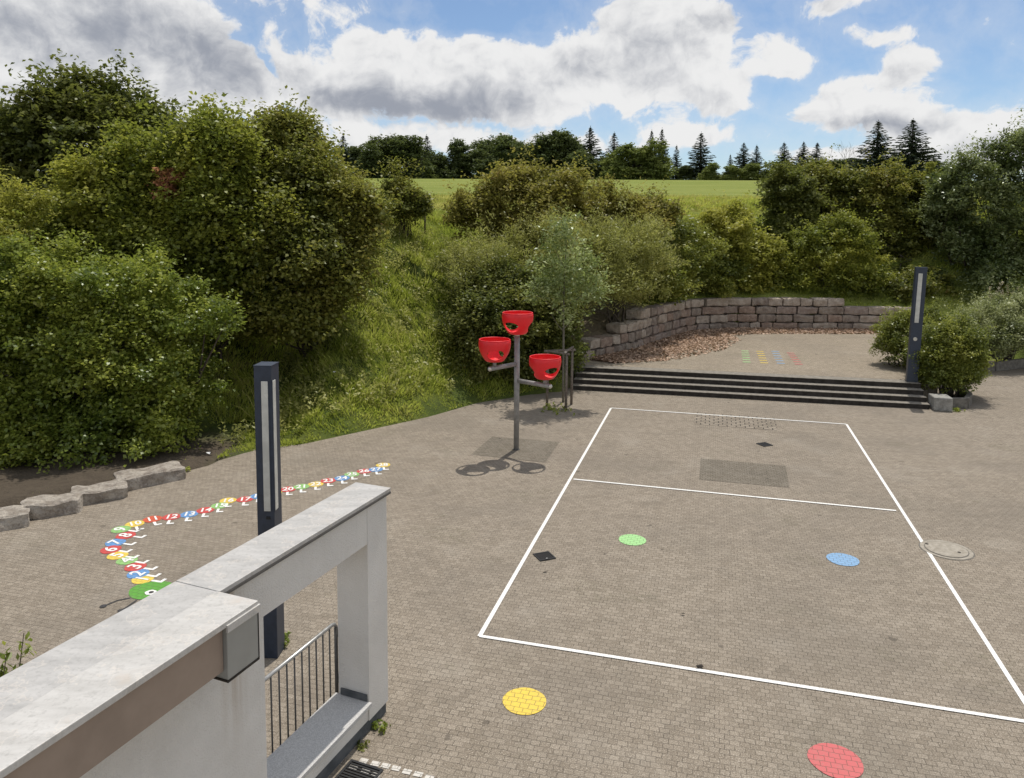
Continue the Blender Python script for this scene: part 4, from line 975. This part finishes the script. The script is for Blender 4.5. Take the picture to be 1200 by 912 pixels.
def proto(key, crown, trunk, leafmat):
    crown.materials.append(leafmat); trunk.materials.append(M['bark']); PROTO[key] = (crown, trunk)
for k in range(3): proto(f'c{k}', conifer_mesh(40+k, 13, (3.3, 2.9, 3.7)[k], (20, 18, 22)[k]), trunk_mesh(13, .2, 0, k), LM['needle'])
for k in range(3): proto(f'd{k}', broad_mesh(60+k, 9, (4.2, 3.6, 4.6)[k], 800), trunk_mesh(8, .22, 5, k), LM['forest'])
for k in range(2): proto(f'l{k}', broad_mesh(80+k, 8, 4.0, 700), trunk_mesh(7, .2, 5, 10+k), LM['forest2'])
ftr = random.Random(21)
def far_tree(kind, px, ytop, wpx, Y, name, label, group):
    c, t = PROTO[kind]; p = AT(px, ytop, Y); z0 = tz(p[0], p[1]); H0 = {'c': 13.2, 'd': 9.4, 'l': 8.4}[kind[0]]
    W0 = {'c0': 5.2, 'c1': 4.6, 'c2': 5.6, 'd0': 8.4, 'd1': 7.4, 'd2': 9.0, 'l0': 8, 'l1': 8}[kind]
    r = empty(name, (p[0], p[1], z0), label, 'tree', group); sz = (p[2]-z0)/H0; sx = wpx*Y/F/W0*(1.5 if kind[0] == 'c' else 1)
    r.scale = (sx, sx, sz); r.rotation_euler = (0, 0, ftr.uniform(0, 6.28))
    for nm, me in (('crown', c), ('trunk', t)):
        o = bpy.data.objects.new(nm, me); COL.objects.link(o); o.parent = r
CG = 'spruces on the skyline'; DG = 'leafy trees on the skyline'
for a in [
    ('c0', 1029.5, 140, 46, 120, 'left one of the two big spruces standing side by side on the right skyline', CG),
    ('c2', 1070.5, 138, 46, 120, 'right one of the two big spruces standing side by side on the right skyline', CG),
    ('c1', 822, 154, 34, 150, 'tall pointed spruce standing alone on the skyline above the open field', CG),
    ('c0', 692, 147, 40, 160, 'tallest spruce of the middle, rising above the broad dark trees', CG),
    ('c1', 720, 154, 30, 155, 'dark narrow spruce just right of the tallest middle spruce', CG),
    ('c2', 764, 151, 24, 175, 'left spire of the twin spruces behind the light green tree', CG),
    ('c0', 776, 149, 24, 178, 'right spire of the twin spruces behind the light green tree', CG),
    ('c1', 793, 169, 18, 160, 'small thin spruce between the twin spruces and the lone pointed one', CG),
    ('c2', 872, 166, 28, 150, 'spruce right of the small gap beside the lone pointed spruce', CG),
    ('c0', 887, 169, 22, 155, 'lower spruce close to the right side of another, above the field', CG),
    ('c1', 919, 166, 28, 140, 'spruce above the narrow dark tree at the field end', CG),
    ('c2', 942, 165, 26, 140, 'left spruce of the close pair above the rounded green tree', CG),
    ('c0', 958, 166, 26, 142, 'right spruce of the close pair above the rounded green tree', CG),
    ('c1', 500, 157, 30, 165, 'slim spruce in the gap between the left and middle tree groups', CG),
    ('c0', 402, 157, 30, 150, 'leftmost dark spruce beside the maple thicket', CG),
    ('c2', 856, 180, 14, 165, 'tiny spruce left of the right skyline spruces above the field', CG),
]: far_tree(a[0], *a[1:5], 'spruce_tree', a[5], a[6])
for a in [
    ('d0', 437, 161, 52, 150, 'first broad dark tree right of the leftmost spruce', DG),
    ('d1', 475, 159, 54, 152, 'broad dark tree left of the slim spruce', DG),
    ('d2', 512, 178, 44, 158, 'lower dark tree under the slim spruce', DG),
    ('d0', 540, 166, 44, 162, 'loose dark tree starting the middle group, with sky showing through', DG),
    ('d1', 560, 176, 40, 158, 'lower dark tree in the middle group between taller neighbours', DG),
    ('d2', 592, 155, 60, 155, 'tallest broad dark tree of the middle group', DG),
    ('d0', 628, 160, 52, 155, 'broad dark tree right of the tallest broad one', DG),
    ('d1', 655, 154, 50, 155, 'broad dark tree left of the tallest middle spruce', DG),
    ('d2', 680, 175, 46, 150, 'bushy dark tree at the foot of the tallest middle spruce', DG),
    ('d0', 705, 186, 34, 148, 'low dark tree between the two tall middle spruces', DG),
    ('l0', 742, 170, 48, 140, 'lighter green round tree left of its twin above the brown bush', DG),
    ('l1', 768, 167, 50, 138, 'lighter green round tree in front of the twin spruces', DG),
    ('l0', 835, 193, 24, 140, 'small light bush tree at the foot of the lone spruce', DG),
    ('l1', 855, 196, 26, 138, 'small dark bush tree on the crest right of the lone spruce', DG),
    ('l0', 882, 194, 34, 138, 'low round tree under the pair of spruces above the field', DG),
    ('l1', 905, 192, 28, 136, 'low light tree on the crest left of the narrow dark tree', DG),
    ('d1', 990, 188, 50, 135, 'low dark tree behind the rounded green tree', DG),
    ('d2', 1048, 186, 70, 128, 'low dark trees mass at the foot of the two big spruces', DG),
    ('d0', 1098, 190, 40, 130, 'low dark tree right of the two big spruces', DG),
    ('d2', 455, 168, 50, 172, 'dark tree filling the back of the left skyline group', DG),
    ('d0', 490, 176, 46, 170, 'dark tree right behind the foot of the slim spruce', DG),
    ('d1', 576, 164, 50, 175, 'dark tree filling the back left of the middle group', DG),
    ('d2', 612, 164, 52, 172, 'dark tree filling the back right of the middle group', DG),
    ('d0', 642, 168, 50, 170, 'dark tree behind the two broad trees of the middle group', DG),
    ('d1', 670, 165, 44, 172, 'dark tree behind the tallest middle spruce', DG),
    ('l1', 722, 182, 40, 144, 'mid green tree at the foot of the dark narrow spruce', DG),
    ('d1', 415, 172, 46, 160, 'dark tree beside the maple thicket under the leftmost spruce', DG),
    ('l0', 925, 190, 40, 150, 'low tree behind the narrow dark tree at the field end', DG),
    ('d1', 804, 196, 26, 150, 'low dark shrub tree at the foot of the thin spruce', DG),
]: far_tree(a[0], a[1], a[2]-3, a[3]*1.3, a[4], 'broadleaf_tree', a[5], a[6])
# bare twiggy tree
bp = AT(992, 205, 60); bz = tz(bp[0], bp[1]); rg = np.random.default_rng(9); bm = bmesh.new()
def twig(p, d, L, r, dep):
    e = p+d*L; add_tube(bm, [p, (p+e)/2+rg.normal(size=3)*L*.05, e], [r, r*.8, r*.5], 4, cap=False)
    if dep:
        for _ in range(3): twig(p+d*L*rg.uniform(.5, 1), unit((d+rg.normal(size=3)*.45+np.array([0, 0, .2]))[None])[0], L*.62, r*.55, dep-1)
twig(np.array([bp[0], bp[1], bz]), np.array([0, 0, 1.]), 2.4, .035, 0)
for k in range(5): twig(np.array([bp[0], bp[1], bz+1.9]), unit(np.array([[rg.normal()*.5, rg.normal()*.3, 1]]))[0], 1.35, .018, 2)
tag(from_bm('bare_tree', bm, M['palebark'], base=(bp[0], bp[1], bz)), 'thin leafless tree poking above the hedge left of the two big spruces', 'tree')

# ------------------------------------------------------------------ grass and litter (nobody could count it)
def grass(name, X0, X1, Y0, Y1, n, L, W, mat, seed, dmin=.03, dmax=99, cond=None, upb=.3):
    rg = np.random.default_rng(seed); P = np.stack([rg.uniform(X0, X1, n), rg.uniform(Y0, Y1, n)], 1)
    d, _ = sdist(P); k = (d > dmin) & (d < dmax)
    if cond is not None: k &= cond(P, d)
    P = P[k]; d = d[k]; z = terr(P); n = len(P)
    cl = np.array([mnoise.noise(Vector((p[0]*.9, p[1]*.9, 3))) for p in P]); cl2 = np.array([mnoise.noise(Vector((p[0]*.33, p[1]*.33, 9))) for p in P]); fn = np.array([mnoise.noise(Vector((p[0]*2.6, p[1]*2.6, 30))) for p in P])
    tall = np.clip(.65+cl*.8+fn*.6, .25, 1.8)*np.clip(.45+d*.35, .45, 1.25)
    lean = np.stack([np.sin(cl*5+cl2*3), np.cos(cl*4+2)*.7-.5, np.full(n, .0)], 1)*.55+rg.normal(size=(n, 3))*.35; lean[:, 2] = 1
    D = unit(lean); l = L*tall*rg.uniform(.6, 1.3, n)
    b = unit(np.cross(D, rg.normal(size=(n, 3)))); w = W*rg.uniform(.6, 1.3, n)
    B = np.stack([P[:, 0], P[:, 1], z-.02], 1); T = B+D*l[:, None]; T[:, 2] -= .25*l*rg.random(n); mid = B+D*(l*.55)[:, None]
    V = np.stack([B-b*w[:, None]*.5, B+b*w[:, None]*.5, mid+b*w[:, None]*.42, T, mid-b*w[:, None]*.42], 1).reshape(-1, 3); i = np.arange(n)*5
    Qd = np.stack([i, i+1, i+2, i+4], 1); Tr = np.stack([i+4, i+2, i+3], 1)
    var = np.clip(.45+cl2*.55+fn*.45+rg.normal(size=n)*.16, 0, 1)
    return tag(np_obj(name, V, Qd, mat, None, None, Tr, np.concatenate([var, var])), kind='stuff')
notsoil = lambda P, d: ~((P[:, 0] < -6.2) & (P[:, 1] < 19.0)) & ~((P[:, 0] > 2.0) & (P[:, 0] < 6.5) & (P[:, 1] < 30.0) & (d < 1.6))
grass('bank_grass', -9, 8, 15.5, 34, 150000, .34, .024, LM['grass'], 1, cond=notsoil)
grass('mown_grass', -7, 2.5, 15.5, 24, 60000, .13, .018, LM['grass'], 2, dmax=2.2, cond=notsoil)
grass('hedge_foot_grass', 8, 34, 29, 46, 60000, .30, .035, LM['grass'], 3, dmin=.1)
grass('meadow_grass', -12, 34, 27, 52, 110000, .22, .035, LM['drygrass'], 4, dmin=8)
grass('bank_stalks', -7, 8, 17, 31, 5000, .85, .014, LM['drygrass'], 6, dmin=.8, cond=notsoil)
grass('edge_tufts', -9, 3, 12.5, 24.5, 9000, .10, .016, LM['grass'], 7, dmin=-.22, dmax=.3, cond=lambda P, d: np.array([mnoise.noise(Vector((p[0]*1.7, p[1]*1.7, 5))) for p in P]) > .05)
# weeds: leafy rosettes through the bank grass
rg = np.random.default_rng(12); n = 900; P = np.stack([rg.uniform(-6.5, 2, n), rg.uniform(17, 30, n)], 1); d, _ = sdist(P); P = P[(d > .6)]
P3 = np.stack([P[:, 0], P[:, 1], terr(P)+.02], 1); D = unit(rg.normal(size=P3.shape)*.25+np.array([0, 0, 1])); V_, Q_, v_ = leaves(P3, D, rg.uniform(.2, .6, len(P3)), 22, .11, .11, .05, rg, varc=clumpvar(P3, rg, .5, .6))
tag(np_obj('bank_weeds', V_, Q_, LM['willow'], var=v_), kind='stuff')
# dead leaves drifted along the foot of the stone wall
rg = np.random.default_rng(14); n = 24000; s = rg.uniform(.4, WLEN[-1]-.5, n); V0 = []
wdt = np.interp(s, [0, 2, 5, 8, 10, 14, 17], [.7, 1.9, 2.7, 2.4, 1.5, 1.1, 1.0]); off = np.abs(rg.normal(size=n))*.42; off = np.where(off > 1, rg.random(n), off)*wdt
pts = np.stack([np.interp(s, WLEN, WPS[:, k])-np.interp(s, WLEN, wn[:, k])*(off-.02) for k in (0, 1)], 1)
vv = (pts-S0)@V; pts = pts[vv > 3*TR+.35]; n = len(pts); off = off[vv > 3*TR+.35]; hz = np.clip(.10-off*.09, .006, .1)*rg.random(n)+.006
P3 = np.stack([pts[:, 0], pts[:, 1], PZ+hz], 1); D = unit(rg.normal(size=(n, 3))*np.array([1, 1, .2])); V_, Q_, v_ = leaves(P3, D, np.full(n, .01), 1, .002, .14, .085, rg, droop=0, upb=2.2)
tag(np_obj('fallen_leaves', V_, Q_, LM['litter'], var=v_), kind='stuff')
# weeds growing in the joints at the foot of walls and posts
def tuft(px, k, h, name, label, mat, z=0.0, spr=.06, LL=.06, LW=.03):
    c = G(*px, z); rg = np.random.default_rng(int(px[0]*7)); P = np.array([c+np.array([rg.normal()*spr, rg.normal()*spr, .0]) for _ in range(k)]); P[:, 2] = z
    D = unit(rg.normal(size=P.shape)*.35+np.array([0, 0, 1])); V_, Q_, v_ = leaves(P, D, rg.uniform(.5, 1, k)*h, 9, .02, LL, LW, rg, droop=0)
    tag(np_obj(name, V_, Q_, mat, None, (c[0], c[1], z), var=v_), label, 'weed', 'weeds in the paving joints')
tuft((328, 757), 14, .10, 'joint_weed', 'small weed at the foot of the near lamp post', LM['hedge'])
tuft((444, 854), 7, .07, 'joint_weed', 'small weed at the foot of the white wall end', LM['hedge'])
tuft((425, 875), 6, .04, 'joint_weed', 'tiny dark weed along the white wall plinth', LM['darkgreen'])
tuft((216, 553), 16, .12, 'joint_weed', 'grass tuft at the end of the border boulders', LM['grass'])
tuft((655, 481), 40, .12, 'joint_weed', 'grassy weeds around the foot of the tree stakes', LM['grass'], spr=.25)
tuft((1122, 482), 16, .12, 'joint_weed', 'small weeds at the foot of the round bush kerb', LM['hedge'])
tuft((333, 748), 8, .05, 'joint_weed', 'little pale weed right of the near lamp post', LM['hedge'])
# shrub tip at the lower left, growing behind the wall
c = G(-20, 810); c = np.array([c[0]-.2, c[1]+.1, 0]); rg = np.random.default_rng(3)
tips = [AT(28, 742, 5.8), AT(8, 765, 5.7), AT(-12, 745, 5.6), AT(3, 780, 5.7), AT(-30, 770, 5.6)]
sp = empty('wall_shrub', (c[0], c[1], 0), 'leafy sprig of a shrub showing behind the wall at the lower left', 'shrub')
bm = bmesh.new(); P = []; D = []; LN = []
for t in tips:
    rootp = np.array([t[0]-.25+rg.normal()*.05, t[1]+rg.normal()*.06, 0.]); add_tube(bm, [rootp, (rootp*.4+t*.6)+np.array([-.04, 0, 0]), t], [.012, .008, .003], 5, cap=False)
    d = t-(rootp*.4+t*.6); P.append(t-unit(d[None])[0]*.55); D.append(unit(d[None])[0]); LN.append(.56)
from_bm('stems', bm, M['bark'], sp); V_, Q_, v_ = leaves(np.array(P), np.array(D), np.array(LN), 34, .045, .07, .034, rg, droop=0); np_obj('foliage', V_, Q_, LM['hedge'], sp, var=v_)
# scraps
def scrap(c, s, label, mat, name='paper_scrap'):
    rg = random.Random(int(c[0]*100)); bm = bmesh.new(); n = 7; P = []
    for k in range(n):
        t = 2*math.pi*k/n; P.append((c[0]+math.cos(t)*s*rg.uniform(.5, 1), c[1]+math.sin(t)*s*.7*rg.uniform(.5, 1), c[2]+rg.uniform(0, s*.6)))
    ctr = bm.verts.new((c[0], c[1], c[2]+s*.5)); vs = [bm.verts.new(p) for p in P]
    for k in range(n): bm.faces.new((ctr, vs[k], vs[(k+1) % n]))
    tag(from_bm(name, bm, mat, base=c), label, 'litter')
def on_bank(px, py, Y0):
    p = AT(px, py, Y0)
    for _ in range(40):
        zt = tz(p[0], p[1]); 
        if p[2] < zt+.12: break
        Y0 += .12; p = AT(px, py, Y0)
    return p
scrap(on_bank(245, 536, 16.0)+np.array([0, 0, .08]), .07, 'white paper scrap in the grass right of the border boulders', M['paper'])
scrap(on_bank(392, 441, 18.5)+np.array([0, 0, .10]), .06, 'white paper scrap lying on the grass bank behind the near lamp', M['paper'])
scrap(G(640.5, 656.5)+np.array([0, 0, .02]), .03, 'tiny white scrap on the drain grate', M['paper'])
scrap(G(820, 783.5)+np.array([0, 0, .004]), .06, 'dark twig crumb beside the front court line', M['scrap'], 'twig_crumb')
scrap(G(639, 671)+np.array([0, 0, .004]), .04, 'dark leaf crumb in front of the drain grate', M['scrap'], 'twig_crumb')
scrap(G(800, 721)+np.array([0, 0, .004]), .04, 'dark leaf crumb in the front half of the court', M['scrap'], 'twig_crumb')

# ------------------------------------------------------------------ sky, clouds and sun
SUN_EL, SUN_AZ = R(67.5), math.atan2(.413, .911)
w = bpy.data.worlds.new('World'); SC.world = w; w.use_nodes = True; nt = w.node_tree; nt.nodes.clear(); q = NT(nt)
sky = q.n('TexSky'); sky.sky_type = 'NISHITA'; sky.sun_disc = False; sky.sun_elevation = SUN_EL; sky.sun_rotation = SUN_AZ; sky.altitude = 600; sky.air_density = 1.0; sky.dust_density = .6; sky.ozone_density = 1.6
WSTR = .105
tc_ = q.n('TexCoord').outputs['Generated']
sx = q.n('SeparateXYZ'); q.put(sx.inputs[0], tc_); X, Y, Z = sx.outputs
az = q.math('MULTIPLY', q.math('ARCTAN2', X, Y), 1000); elv = q.math('MULTIPLY', q.math('ARCSINE', Z), 1000)
cb = q.n('CombineXYZ'); q.put(cb.inputs[0], az); q.put(cb.inputs[1], elv); UV = cb.outputs[0]
def pxsky(x, y):
    a = math.atan((x-591)/898); e = math.atan((261-y)/898*math.cos(a)); return a*1000, e*1000
BR = .90
wa = q.n('TexNoise'); q.put(wa.inputs['Vector'], UV); wa.inputs['Scale'].default_value = .012; wa.inputs['Detail'].default_value = 3
wv = q.n('VectorMath', operation='SUBTRACT'); q.put(wv.inputs[0], wa.outputs['Color']); wv.inputs[1].default_value = (.5, .5, .5)
wv2 = q.n('VectorMath', operation='MULTIPLY_ADD'); q.put(wv2.inputs[0], wv.outputs[0]); wv2.inputs[1].default_value = (75, 50, 0); q.put(wv2.inputs[2], UV); UVW = wv2.outputs[0]
def blob(x, y, rx, ry, rot=0.0):
    a, e = pxsky(x, y); k = 1000/898
    mp = q.n('Mapping', vector_type='TEXTURE'); q.put(mp.inputs[0], UVW); mp.inputs['Location'].default_value = (a, e, 0); mp.inputs['Rotation'].default_value = (0, 0, R(rot)); mp.inputs['Scale'].default_value = (rx*k*BR, ry*k*BR, 1)
    g = q.n('TexGradient', gradient_type='SPHERICAL'); q.put(g.inputs[0], mp.outputs[0]); return g.outputs['Fac']
def total(bl):
    t = None
    for b_, wgt in bl:
        v = q.math('MULTIPLY', blob(*b_), wgt); t = v if t is None else q.math('ADD', t, v)
    return t
cov = total([((50, 50, 330, 120, -12), 2.0), ((230, 50, 190, 65, -25), 1.4), ((40, 150, 260, 70), 1.4), ((330, 110, 150, 50, -15), 1.1), ((520, 100, 210, 72), 1.9), ((430, 60, 100, 45, -20), 1.0), ((690, 85, 150, 75, 12), 1.6), ((780, 45, 120, 80, 20), 1.7), ((360, 5, 110, 34), .8), ((898, 66, 44, 36), 1.1), ((845, 118, 42, 36), .8), ((800, 163, 100, 24), .9), ((1045, 78, 46, 28), 1.3), ((1005, 122, 105, 44), 1.6), ((1120, 150, 75, 34), 1.4), ((1050, 178, 170, 22), .8), ((975, 12, 62, 18), 1.0), ((1026, 44, 38, 14), .9), ((1195, 165, 50, 36), .8), ((560, 172, 330, 26), 1.0), ((990, 187, 300, 18), .4), ((915, 112, 40, 30), -.6), ((870, 90, 80, 60), .7), ((790, 120, 90, 50), .8), ((880, 15, 40, 36), -.5), ((490, 15, 45, 16), .5), ((318, 86, 85, 26, -55), -1.7), ((275, 52, 26, 18), -.8), ((560, 18, 130, 30), -.8)])
f1 = q.noise(UV, .009, 10, .62, .3)
def up_noise(sc, dx, dy, det, rg_):
    m_ = q.n('Mapping'); q.put(m_.inputs[0], UVW); m_.inputs['Location'].default_value = (dx, dy, 0)
    return q.noise(m_.outputs[0], sc, det, rg_)
fine = up_noise(.034, 0, 0, 10, .62); fine_up = up_noise(.034, 5, 9, 10, .62)
mid_ = up_noise(.016, 40, 7, 8, .55); mid_up = up_noise(.016, 48, 21, 8, .55)
# beyond the part of the sky in the photograph: unseen cloud, thickened to whiten and brighten the fill light
hid = q.math('MAXIMUM', q.ramp(q.math('ABSOLUTE', az), 640, 800), q.ramp(elv, 300, 420))
pj = q.n('VectorMath', operation='DIVIDE'); q.put(pj.inputs[0], tc_); cz = q.n('CombineXYZ'); zc = q.math('MAXIMUM', Z, .08)
for k in range(3): q.put(cz.inputs[k], zc)
q.put(pj.inputs[1], cz.outputs[0])
gen = q.ramp(q.noise(pj.outputs[0], .9, 6, .6), .40, .56)
nz = q.math('ADD', q.math('MULTIPLY', f1, .42), q.math('ADD', q.math('MULTIPLY', mid_, .28), q.math('MULTIPLY', fine, .30)))
dens = q.math('ADD', q.math('SUBTRACT', cov, .22), q.math('MULTIPLY', q.math('SUBTRACT', nz, .5), 4.6))
solid = q.ramp(dens, -.05, .38); veil = q.math('MULTIPLY', q.ramp(dens, -.75, .35), .24)
alpha = q.math('MAXIMUM', q.math('MULTIPLY', q.math('MAXIMUM', solid, veil), q.math('SUBTRACT', 1.0, hid)), q.math('MULTIPLY', gen, hid))
alpha = q.math('MULTIPLY', alpha, q.ramp(elv, -10, 20))
grey = total([((120, 50, 290, 80, -10), 1.1), ((250, 50, 100, 45, -20), .7), ((60, 130, 240, 36), .5), ((510, 128, 175, 38), 2.2), ((680, 82, 75, 36), 1.3), ((830, 22, 75, 30), 1.0), ((770, 70, 60, 40), .6), ((1035, 145, 95, 24), 1.5), ((420, 120, 80, 40), 1.0), ((1130, 165, 60, 16), .6)])
relief = q.math('ADD', q.math('MULTIPLY', q.math('SUBTRACT', mid_, mid_up), 2.4), q.math('MULTIPLY', q.math('SUBTRACT', fine, fine_up), 1.0))
thick = q.math('MULTIPLY', q.ramp(dens, .5, 2.2), .42)
gsh = q.math('ADD', q.math('ADD', q.math('MULTIPLY', grey, .80), thick), q.math('SUBTRACT', q.math('MULTIPLY', q.math('SUBTRACT', f1, .5), 1.6), relief))
gsh = q.math('MULTIPLY', q.ramp(gsh, -.15, 1.65), q.math('MULTIPLY', solid, .96))
CW = 8.1
ccol = q.mix(gsh, (CW*1.0, CW*1.0, CW*1.0), (CW*.36, CW*.39, CW*.46))
skyc = q.mix(1.0, sky.outputs[0], (.95, 1.0, 1.05), 'MULTIPLY')
mx = q.mix(alpha, skyc, ccol)
bg = q.n('Background'); q.put(bg.inputs[0], mx); bg.inputs[1].default_value = WSTR
o = q.n('OutputWorld'); nt.links.new(bg.outputs[0], o.inputs[0])

sd = bpy.data.lights.new('sun', 'SUN'); sd.energy = 3.4; sd.angle = R(.53); sd.color = (1, .95, .87)
so = bpy.data.objects.new('sun', sd); COL.objects.link(so)
dirv = Vector((math.sin(SUN_AZ)*math.cos(SUN_EL), math.cos(SUN_AZ)*math.cos(SUN_EL), math.sin(SUN_EL)))
so.rotation_euler = (-dirv).to_track_quat('-Z', 'Y').to_euler(); so.location = dirv*60

SC.view_settings.view_transform = 'Standard'; SC.view_settings.look = 'None'; SC.view_settings.exposure = 0; SC.view_settings.gamma = 1
try: SC.view_settings.use_curve_mapping = False
except Exception: pass
SC.render.engine = 'CYCLES'; SC.cycles.max_bounces = 7; SC.cycles.diffuse_bounces = 5; SC.cycles.transparent_max_bounces = 4
